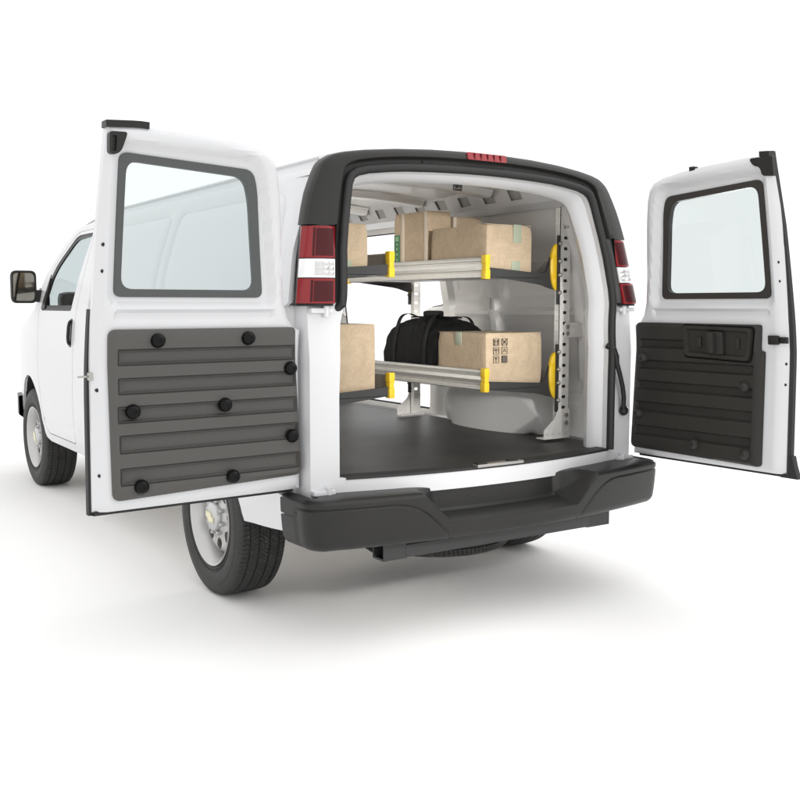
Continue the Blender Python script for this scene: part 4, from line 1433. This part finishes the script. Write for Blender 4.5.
# ------------------------------------------------------------------ shelving units
def shelving(sg, label, lip_x, y0=0.36, y1=1.70):
    """sg +1: against the right wall, -1: against the left wall; all x mirrored by sg"""
    root = empty('shelf_rack', (sg * 0.55, (y0 + y1) / 2, 0.672), label, 'shelving', 'shelf racks along the van walls')
    X = lambda x: sg * x
    off = root.location
    def fin(mb, name, m, parent=root, smooth=35, mats=None):
        sh = Vector(off)
        mb.v = [tuple(Vector(p) - sh) for p in mb.v]
        return mb.build(name, m, parent, smooth, mats)
    deck_z = {0: 0.958, 1: 1.512}
    # posts: a rear facing flange with slots and an aisle facing flange with round holes
    for yp, fdir in ((y0 - 0.012, -1), (y1 + 0.012, 1)):
        pm = MB()
        sl = [round_poly(rect(0.764, z - 0.008, 0.790, z + 0.008), 0.006, 3) for z in np.arange(0.79, 1.86, 0.0545)]
        top = 1.925
        v, f = sheet([(0.738, 0.685), (0.810, 0.685), (0.810, 1.845), (0.738, 1.925)], lambda x, z, h: Vector((X(x), yp + fdir * h, z)), sl, 0.06, 0.03, 0.003)
        pm.add(v, f)
        rh = [[(yy + 0.0045 * math.cos(2 * math.pi * q / 8), z + 0.0045 * math.sin(2 * math.pi * q / 8)) for q in range(8)] for z in np.arange(0.80, 1.90, 0.0545) for yy in (yp - fdir * 0.018,)]
        v, f = sheet(rect(min(yp, yp - fdir * 0.036), 0.685, max(yp, yp - fdir * 0.036), top), lambda y, z, h: Vector((X(0.738 - h), y, z)), rh, 0.04, 0.03, 0.003)
        pm.add(v, f)
        P_ = fin(pm, 'post', M['steel'], smooth=30)
        if fdir < 0:
            wb = MB()
            wb.box((min(X(0.746), X(0.800)), yp + 0.010, 0.70), (max(X(0.746), X(0.800)), yp + 0.013, 1.85))
            fin(wb, 'slot_shade', M['arm'], P_)  # added black sheet stands for the shade behind the slots
        # foot gusset
        gm = MB()
        gp = [(0.640, 0.690), (0.815, 0.690), (0.815, 0.835), (0.735, 0.835), (0.715, 0.790), (0.640, 0.730)]
        gh = [[(x + 0.0042 * math.cos(2 * math.pi * q / 8), 0.709 + 0.0042 * math.sin(2 * math.pi * q / 8)) for q in range(8)] for x in (0.66, 0.70, 0.74, 0.785)]
        v, f = sheet(round_poly(gp, 0.006, 3), lambda x, z, h: Vector((X(x), yp + fdir * (h + 0.007), z)), gh, 0.05, 0.03, 0.004)
        gm.add(v, f)
        gm.box((min(X(0.636), X(0.812)), min(yp + fdir * 0.012, yp - fdir * 0.05), 0.684), (max(X(0.636), X(0.812)), max(yp + fdir * 0.012, yp - fdir * 0.05), 0.690), bev=0.001)
        fin(gm, 'foot_gusset', M['steel'], P_)
        # wall brackets
        for z in (1.245, 1.80):
            bm_ = MB()
            w = half_width(yp, z) - 0.050
            bm_.box((min(X(0.772), X(w + 0.01)), yp + fdir * 0.004, z - 0.038), (max(X(0.772), X(w + 0.01)), yp + fdir * 0.008, z + 0.038), bev=0.001) if fdir > 0 else \
                bm_.box((min(X(0.772), X(w + 0.01)), yp - 0.008, z - 0.038), (max(X(0.772), X(w + 0.01)), yp - 0.004, z + 0.038), bev=0.001)
            fin(bm_, 'wall_bracket', M['steel'], P_)
        for z in (1.228, 1.262, 1.775, 1.81, 0.765, 0.805):
            bo = MB()
            bo.lathe([(0.0, 0.0), (0.0, 0.011), (0.008, 0.011), (0.010, 0.008), (0.010, 0.0)], 8, 'y', (X(0.785), yp + fdir * 0.009 - (0.01 if fdir < 0 else 0), z))
            fin(bo, 'bolt', M['bolt'], P_)
    for k, zd in deck_z.items():
        dm = MB()
        dm.box((min(X(lip_x + 0.006), X(0.70)), y0 + 0.012, zd + 0.002), (max(X(lip_x + 0.006), X(0.70)), y1 - 0.012, zd + 0.012))
        D_ = fin(dm, 'shelf', M['deck'])
        bk = MB()
        bk.box((min(X(0.690), X(0.702)), y0 + 0.012, zd + 0.012), (max(X(0.690), X(0.702)), y1 - 0.012, zd + 0.085), bev=0.002)
        fin(bk, 'rear_upstand', M['deck'], D_)
        # extruded lip: grooved profile swept along y
        prof = [(0.002, -0.006), (-0.006, -0.002), (-0.007, 0.010), (-0.006, 0.021), (0.003, 0.024), (0.003, 0.029), (-0.007, 0.032), (-0.010, 0.048), (-0.007, 0.065), (0.003, 0.068), (0.003, 0.074), (-0.006, 0.077), (-0.007, 0.086), (-0.004, 0.095), (0.0, 0.098), (0.008, 0.098), (0.010, 0.094), (0.006, 0.08), (0.006, -0.004)]
        lm = MB()
        n = len(prof)
        vs = [(X(lip_x + a), y, zd + b) for y in (y0 + 0.004, y1 - 0.004) for a, b in prof]
        lm.add(vs, [(i, (i + 1) % n, (i + 1) % n + n, i + n) for i in range(n)] + [tuple(range(n)), tuple(range(2 * n - 1, n - 1, -1))])
        fin(lm, 'shelf_lip', M['alu'], D_, 20)
        for ye, fd in ((y0, -1), (y1, 1)):
            am = MB()
            zt, zb = zd + 0.050, zd - 0.004
            ap = [(lip_x + 0.012, zd + 0.046), (0.655, zd + 0.020), (0.690, zd + 0.12), (0.722, zd + 0.14), (0.722, zd - 0.06), (0.690, zd - 0.055), (0.62, zd - 0.034), (lip_x + 0.012, zd + 0.004)] if k else \
                 [(lip_x + 0.012, zd + 0.040), (0.655, zd + 0.018), (0.690, zd + 0.12), (0.722, zd + 0.14), (0.722, zd - 0.06), (0.690, zd - 0.055), (0.62, zd - 0.036), (lip_x + 0.012, zd - 0.002)]
            v, f = sheet(round_poly(ap, [0.004, 0.03, 0.02, 0.004, 0.004, 0.02, 0.05, 0.004], 4), lambda x, z, h: Vector((X(x), ye + fd * h, z)), [], 0.05, 0.03, 0.012)
            am.add(v, f)
            # return flange under the arm
            am.box((min(X(lip_x + 0.02), X(0.62)), min(ye, ye - fd * 0.05), zd - 0.004), (max(X(lip_x + 0.02), X(0.62)), max(ye, ye - fd * 0.05), zd + 0.0), bev=0.001)
            fin(am, 'end_bracket', M['arm'], D_, 30)
            cm = MB()
            yy0, yy1 = (ye - 0.014, ye + 0.024) if fd < 0 else (ye - 0.024, ye + 0.014)
            cm.box((min(X(lip_x - 0.014), X(lip_x + 0.016)), yy0, zd - 0.012), (max(X(lip_x - 0.014), X(lip_x + 0.016)), yy1, zd + 0.034), bev=0.004)
            cm.box((min(X(lip_x - 0.011), X(lip_x + 0.014)), yy0 + 0.002, zd + 0.032), (max(X(lip_x - 0.011), X(lip_x + 0.014)), yy1 - 0.002, zd + 0.064), bev=0.003)
            cm.box((min(X(lip_x - 0.014), X(lip_x + 0.016)), yy0, zd + 0.062), (max(X(lip_x - 0.014), X(lip_x + 0.016)), yy1, zd + 0.106), bev=0.004)
            fin(cm, 'end_cap', M['yellow'], D_, 30)
            # yellow half disc where the bracket meets the post
            dm2 = MB()
            zc = zd + 0.055
            hp = [(0.722, zc - 0.118)] + [(0.722 - 0.041 * math.sin(math.pi * q / 20) ** 0.9, zc - 0.118 * math.cos(math.pi * q / 20)) for q in range(1, 20)] + [(0.722, zc + 0.118)]
            hp = hp[::-1]
            v, f = sheet(hp, lambda x, z, h: Vector((X(x), ye + fd * (0.008 + h), z)), [], 0.02, 0.015, 0.014,
                         hfun=lambda P, hp=hp: 0.012 * smooth01(segdist(hp, P) / 0.02))
            dm2.add(v, f)
            fin(dm2, 'bracket_cover', M['yellow'], D_, 40)
            pmx = MB()
            pmx.box((min(X(0.720), X(0.737)), min(ye + fd * 0.018, ye + fd * 0.006), zc - 0.19), (max(X(0.720), X(0.737)), max(ye + fd * 0.018, ye + fd * 0.006), zc + 0.16), bev=0.002)
            fin(pmx, 'mount_plate', M['arm'], D_)
            for dz in (-0.13, -0.04, 0.03, 0.12):
                bo = MB()
                bo.ball((X(0.731), ye + fd * 0.022, zc + dz), 0.0115, 10)
                fin(bo, 'bolt', M['bolt'], D_)
    return root
shelving(1, 'two tier shelf rack whose slotted steel posts stand free of the door edge', 0.268)
shelving(-1, 'two tier shelf rack beside the left tail light, seen only by its end brackets', 0.285)

# ------------------------------------------------------------------ boxes and bag
def carton(label, x0, x1, y0, y1, z0, z1, material, group=None, bulge=0.004, seed=0):
    cx, cy = (x0 + x1) / 2, (y0 + y1) / 2
    root = empty('cardboard_box', (cx, cy, z0), label, 'cardboard box', group)
    w, d, h = (x1 - x0) / 2, (y1 - y0) / 2, z1 - z0
    rnd = random.Random(seed)
    bm = bmesh.new()
    bmesh.ops.create_cube(bm, size=1.0)
    for v in bm.verts:
        v.co = Vector((v.co.x * 2 * w, v.co.y * 2 * d, (v.co.z + 0.5) * h))
    bmesh.ops.bevel(bm, geom=bm.edges[:], offset=0.004, segments=2, profile=0.5, affect='EDGES')
    bmesh.ops.subdivide_edges(bm, edges=[e for e in bm.edges if e.calc_length() > 0.05], cuts=9, use_grid_fill=True)
    for v in bm.verts:
        a = (1 - (v.co.x / w) ** 2) * (1 - (2 * v.co.z / h - 1) ** 2)
        b = (1 - (v.co.y / d) ** 2) * (1 - (2 * v.co.z / h - 1) ** 2)
        if abs(v.co.y) > d - 0.001:
            v.co.y += math.copysign(bulge * a, v.co.y)
        if abs(v.co.x) > w - 0.001:
            v.co.x += math.copysign(bulge * b, v.co.x)
        v.co.z += 0.0015 * math.sin(v.co.x * 31 + seed) * math.cos(v.co.y * 27 + seed) * (v.co.z / h)
        v.co.x += 0.0012 * math.sin(v.co.z * 23 + seed * 2) * math.cos(v.co.y * 19)
        v.co.y += 0.0012 * math.sin(v.co.z * 21 + seed * 3) * math.cos(v.co.x * 25)
    # knocked corners and slightly crushed edges
    for cxs in (-1, 1):
        for cys in (-1, 1):
            for czs in (0, 1):
                p = Vector((cxs * w, cys * d, czs * h))
                a = rnd.uniform(0.0, 0.007) * (1 if czs else 0.5)
                rad = rnd.uniform(0.03, 0.06)
                for v in bm.verts:
                    q = (v.co - p).length
                    if q < rad:
                        v.co += Vector((-cxs, -cys, 0.6 - 1.2 * czs)) * a * (1 - q / rad)
    me = bpy.data.meshes.new('carton')
    bm.to_mesh(me); bm.free()
    me.materials.append(material)
    me.polygons.foreach_set('use_smooth', [True] * len(me.polygons))
    me.set_sharp_from_angle(angle=math.radians(30))
    o = bpy.data.objects.new('carton', me); COL.objects.link(o); o.parent = root
    # top flaps, meeting along the middle with a hairline gap, standing 3 mm proud
    fl_ = MB()
    fl_.box((-w + 0.002, -d + 0.003, h - 0.001), (w - 0.002, -0.0015, h + 0.003), bev=0.001)
    fl_.box((-w + 0.002, 0.0015, h - 0.001), (w - 0.002, d - 0.003, h + 0.003), bev=0.001)
    fl_.build('flap', material, root)
    return root, w, d, h

def strip(root, name, m, lo, hi):
    b = MB(); b.box(lo, hi, bev=0.0005)
    return b.build(name, m, root, 30)

# B: upper right shelf, nearest
r, w, d, h = carton('wide cardboard box with two pale tape strips on its end, upper right shelf', 0.292, 0.582, 0.388, 0.858, 1.525, 1.768, M['board'], 'cardboard boxes on the shelves', seed=1)
strip(r, 'tape', M['tape'], (0.020, -d - 0.006, h - 0.085), (0.072, -d - 0.0015, h + 0.0045))
strip(r, 'tape', M['tape'], (0.010, -d - 0.006, 0.0), (0.066, -d - 0.0015, 0.068))
strip(r, 'tape', M['tape'], (0.020, -d - 0.002, h + 0.0035), (0.072, d, h + 0.0045))
# A: tall box behind it with green strip
r, w, d, h = carton('tall cardboard box with a green printed strip, behind the wide taped box', 0.302, 0.455, 0.905, 1.232, 1.525, 1.872, M['board'], 'cardboard boxes on the shelves', 0.002, seed=2)
strip(r, 'green_strip', M['green'], (-w - 0.0035, d - 0.062, 0.0), (-w - 0.001, d - 0.004, 0.235))
for i, z in enumerate((0.215, 0.185, 0.160, 0.13, 0.10, 0.085)):
    s_ = 0.016 if i < 1 else 0.007
    gs = MB()
    gs.box((-w - 0.0045, d - 0.033 - s_, z - s_ * 0.8), (-w - 0.0036, d - 0.033 + s_, z + s_ * 0.8))
    gs.build('print_mark', M['greenpale'], r, 0)
strip(r, 'edge_fold', M['pale'], (-w - 0.0035, d - 0.105, 0.0), (-w - 0.001, d - 0.078, h))
strip(r, 'edge_fold', M['pale'], (-w - 0.0035, -d + 0.002, 0.0), (-w - 0.001, -d + 0.030, h))
r, w, d, h = carton('cardboard box with a pale folded edge, farthest back on the upper right shelf', 0.468, 0.672, 0.905, 1.24, 1.525, 1.848, M['board2'], 'cardboard boxes on the shelves', 0.002, seed=3)
strip(r, 'edge_fold', M['pale'], (-w + 0.001, -d - 0.0035, 0.0), (-w + 0.022, -d - 0.001, h))
# D: lower right shelf with handling marks
r, w, d, h = carton('cardboard box printed with small handling symbols, in front of the black duffel bag', 0.292, 0.657, 0.388, 0.792, 0.971, 1.232, M['board'], 'cardboard boxes on the shelves', seed=4)
strip(r, 'tape', M['tape'], (-w - 0.005, -0.005, h - 0.062), (-w - 0.0005, 0.045, h + 0.004))
strip(r, 'tape', M['tape'], (-w, -0.005, h + 0.0035), (w, 0.045, h + 0.0045))
def frame_mark(cx, cz, s, glyph):
    marks = MB()
    y0, y1 = -d - 0.0072, -d - 0.0030
    t = 0.0018
    def bar(xa, za, xb, zb):
        marks.box((min(xa, xb), y0, min(za, zb)), (max(xa, xb), y1, max(za, zb)))
    def seg(xa, za, xb, zb, t=t):
        L = math.hypot(xb - xa, zb - za)
        nx, nz = -(zb - za) / L * t / 2, (xb - xa) / L * t / 2
        marks.prism([(xa + nx, za + nz), (xb + nx, zb + nz), (xb - nx, zb - nz), (xa - nx, za - nz)], lambda a, b: Vector((a, y0, b)), lambda a, b: Vector((a, y1, b)))
    bar(cx - s, cz - s, cx + s, cz - s + t); bar(cx - s, cz + s - t, cx + s, cz + s)
    bar(cx - s, cz - s, cx - s + t, cz + s); bar(cx + s - t, cz - s, cx + s, cz + s)
    q = s * 0.62
    if glyph == 'up':
        for ox in (-0.45 * s, 0.45 * s):
            seg(cx + ox, cz - q, cx + ox, cz + q); seg(cx + ox, cz + q, cx + ox - 0.25 * s, cz + 0.2 * q); seg(cx + ox, cz + q, cx + ox + 0.25 * s, cz + 0.2 * q)
        bar(cx - 0.7 * s, cz - 0.75 * s, cx + 0.7 * s, cz - 0.75 * s + t)
    if glyph == 'cross':
        seg(cx - s, cz - s, cx + s, cz + s); seg(cx - s, cz + s, cx + s, cz - s)
        bar(cx - 0.3 * s, cz - 0.3 * s, cx + 0.3 * s, cz + 0.3 * s)
    if glyph == 'umbrella':
        marks.prism([(cx + 0.6 * s * math.cos(math.pi * k / 10), cz + 0.05 * s + 0.55 * s * math.sin(math.pi * k / 10)) for k in range(11)], lambda a, b: Vector((a, y0, b)), lambda a, b: Vector((a, y1, b)))
        seg(cx, cz + 0.1 * s, cx, cz - 0.65 * s); seg(cx, cz - 0.65 * s, cx + 0.2 * s, cz - 0.65 * s)
    if glyph == 'glass':
        marks.prism([(cx - 0.4 * s, cz + 0.65 * s), (cx - 0.35 * s, cz + 0.1 * s), (cx - 0.06 * s, cz - 0.1 * s), (cx - 0.06 * s, cz - 0.5 * s), (cx - 0.32 * s, cz - 0.65 * s),
                     (cx + 0.32 * s, cz - 0.65 * s), (cx + 0.06 * s, cz - 0.5 * s), (cx + 0.06 * s, cz - 0.1 * s), (cx + 0.35 * s, cz + 0.1 * s), (cx + 0.4 * s, cz + 0.65 * s)],
                    lambda a, b: Vector((a, y0, b)), lambda a, b: Vector((a, y1, b)))
    if glyph == 'loop':
        pts = [(cx + 0.55 * s * math.cos(2 * math.pi * k / 3 + math.pi / 2), cz + 0.55 * s * math.sin(2 * math.pi * k / 3 + math.pi / 2)) for k in range(3)]
        for k in range(3):
            seg(*pts[k], *pts[(k + 1) % 3])
    if glyph == 'stack':
        bar(cx - 0.55 * s, cz - 0.6 * s, cx + 0.1 * s, cz - 0.05 * s); seg(cx - 0.2 * s, cz + 0.7 * s, cx - 0.2 * s, cz + 0.1 * s)
        bar(cx + 0.3 * s, cz - 0.6 * s, cx + 0.6 * s, cz - 0.3 * s)
    if glyph == 'solid':
        bar(cx - s, cz - s, cx + s, cz + s)
    marks.build('handling_mark', M['ink'], r, 0)
gx = (-w + 0.062, -w + 0.115)
gz = (h - 0.042, h - 0.085, h - 0.128)
for (i, j, g) in ((0, 0, 'up'), (1, 0, 'cross'), (0, 1, 'umbrella'), (1, 1, 'loop'), (0, 2, 'glass'), (1, 2, 'solid')):
    frame_mark(gx[i], gz[j], 0.0175, g)
# left upper
r, w, d, h = carton('cardboard box with pale tape on its side, on the upper left shelf', -0.672, -0.388, 0.392, 0.760, 1.525, 1.735, M['board'], 'cardboard boxes on the shelves', seed=5)
strip(r, 'tape', M['tape'], (-0.02, -d - 0.006, h - 0.080), (0.030, -d - 0.0015, h + 0.0045))
strip(r, 'tape', M['tape'], (-0.02, -d - 0.006, 0.0), (0.052, -d - 0.0015, 0.050))
r, w, d, h = carton('taller box mostly hidden behind the box on the upper left shelf', -0.66, -0.405, 0.79, 1.12, 1.525, 1.808, M['board2'], 'cardboard boxes on the shelves', 0.002, seed=6)
# left lower
r, w, d, h = carton('plain cardboard box on the lower left shelf', -0.676, -0.350, 0.392, 0.80, 0.971, 1.284, M['board'], 'cardboard boxes on the shelves', seed=7)

# duffel bag
BAG = empty('duffel_bag', (0.50, 1.105, 0.971), 'soft black duffel bag with webbing handles, on lower right shelf', 'bag')
def bag_body():
    L, Wd, Hh = 0.285, 0.185, 0.335
    vs, fs = [], []
    nu, nv = 60, 44
    for i in range(nu + 1):
        u = -1 + 2 * i / nu
        e = (1 - abs(u) ** 12) ** 0.2 if abs(u) < 1 else 0.0
        e = max(e, 0.0)
        hh = Hh * (0.86 + 0.14 * math.cos(u * 1.5)) * (1 - 0.06 * abs(u) ** 6)
        for j in range(nv):
            t = 2 * math.pi * j / nv
            c, s = math.cos(t), math.sin(t)
            k = 2.0 / 4.6
            x = math.copysign(abs(c) ** k, c) * Wd * (0.72 + 0.28 * e)
            z = math.copysign(abs(s) ** (k if s < 0 else 0.62), s)
            zz = hh * 0.5 * (z + 1) * (0.78 + 0.22 * e) if z > 0 else hh * 0.5 * (z + 1) * 1.0
            taper = 1 - 0.22 * max(0, zz / Hh - 0.35)
            wr = 0.003 * math.sin(u * 17 + zz * 40) * math.sin(t * 3 + u * 5) + 0.002 * math.sin(u * 31 - zz * 55 + t)
            nx = c
            y = u * L * (1 - 0.16 * max(0, zz / Hh - 0.45) ** 1.3)
            vs.append((x * taper + nx * wr, y + 0.003 * math.sin(zz * 60 + t * 2), max(0.0, zz + s * wr)))
    for i in range(nu):
        for j in range(nv):
            fs.append((i * nv + j, i * nv + (j + 1) % nv, (i + 1) * nv + (j + 1) % nv, (i + 1) * nv + j))
    fs.append(tuple(range(nv))); fs.append(tuple(nu * nv + j for j in range(nv))[::-1])
    m = MB(); m.add(vs, fs)
    return m
bag_body().build('bag_body', M['fabric'], BAG, 50)
def ribbon(pts, wvec, w, t=0.003):
    m = MB()
    vs = []
    for p in pts:
        p = Vector(p); q = Vector(wvec).normalized() * w / 2
        vs += [p - q, p + q]
    n = len(pts)
    up = []
    for i in range(n):
        tt = (Vector(pts[min(i + 1, n - 1)]) - Vector(pts[max(i - 1, 0)])).normalized()
        up.append(tt.cross(Vector(wvec)).normalized() * t)
    vs2 = []
    for i in range(n):
        vs2 += [vs[2 * i] + up[i], vs[2 * i + 1] + up[i]]
    fs = []
    N = 2 * n
    for i in range(n - 1):
        a, b, c, d_ = 2 * i, 2 * i + 1, 2 * i + 3, 2 * i + 2
        fs += [(a, b, c, d_), (a + N, d_ + N, c + N, b + N), (a, d_, d_ + N, a + N), (b, b + N, c + N, c)]
    m.add(vs + vs2, fs)
    return m
def arc3(pts, n=8):
    """Catmull-Rom through the points"""
    P = [Vector(p) for p in pts]
    out = []
    for i in range(len(P) - 1):
        p0, p1, p2, p3 = P[max(i - 1, 0)], P[i], P[i + 1], P[min(i + 2, len(P) - 1)]
        for k in range(n):
            t = k / n
            out.append(0.5 * ((2 * p1) + (-p0 + p2) * t + (2 * p0 - 5 * p1 + 4 * p2 - p3) * t * t + (-p0 + 3 * p1 - 3 * p2 + p3) * t ** 3))
    out.append(P[-1])
    return out
ribbon(arc3([(-0.188, 0.150, 0.05), (-0.184, 0.150, 0.17), (-0.160, 0.152, 0.275), (-0.125, 0.158, 0.338), (-0.085, 0.140, 0.352), (-0.05, 0.09, 0.332), (-0.03, 0.04, 0.340), (-0.03, 0.0, 0.356)]), (0, 1, 0), 0.032).build('carry_handle', M['web'], BAG, 60)
ribbon(arc3([(-0.188, -0.150, 0.05), (-0.184, -0.150, 0.17), (-0.160, -0.152, 0.275), (-0.125, -0.158, 0.338), (-0.085, -0.140, 0.352), (-0.05, -0.09, 0.332), (-0.03, -0.04, 0.340), (-0.03, 0.0, 0.356)]), (0, 1, 0), 0.032).build('carry_handle', M['web'], BAG, 60)
ribbon(arc3([(0.180, 0.150, 0.20), (0.150, 0.152, 0.285), (0.10, 0.15, 0.335), (0.03, 0.06, 0.335), (0.0, 0.0, 0.345), (0.03, -0.06, 0.335), (0.10, -0.15, 0.335), (0.150, -0.152, 0.285), (0.180, -0.150, 0.20)]), (1, 0.4, 0), 0.030).build('carry_handle', M['web'], BAG, 60)
gw = MB(); gw.box((-0.055, -0.055, 0.335), (0.02, 0.055, 0.372), bev=0.015)
gw.build('grip_wrap', M['web'], BAG, 50)
zp = MB()
zp.tube([(0.0, y, 0.331 + 0.006 * math.cos(y * 4.7)) for y in np.linspace(-0.24, 0.24, 20)], 0.005, 6)
zp.build('zip', M['web'], BAG, 50)
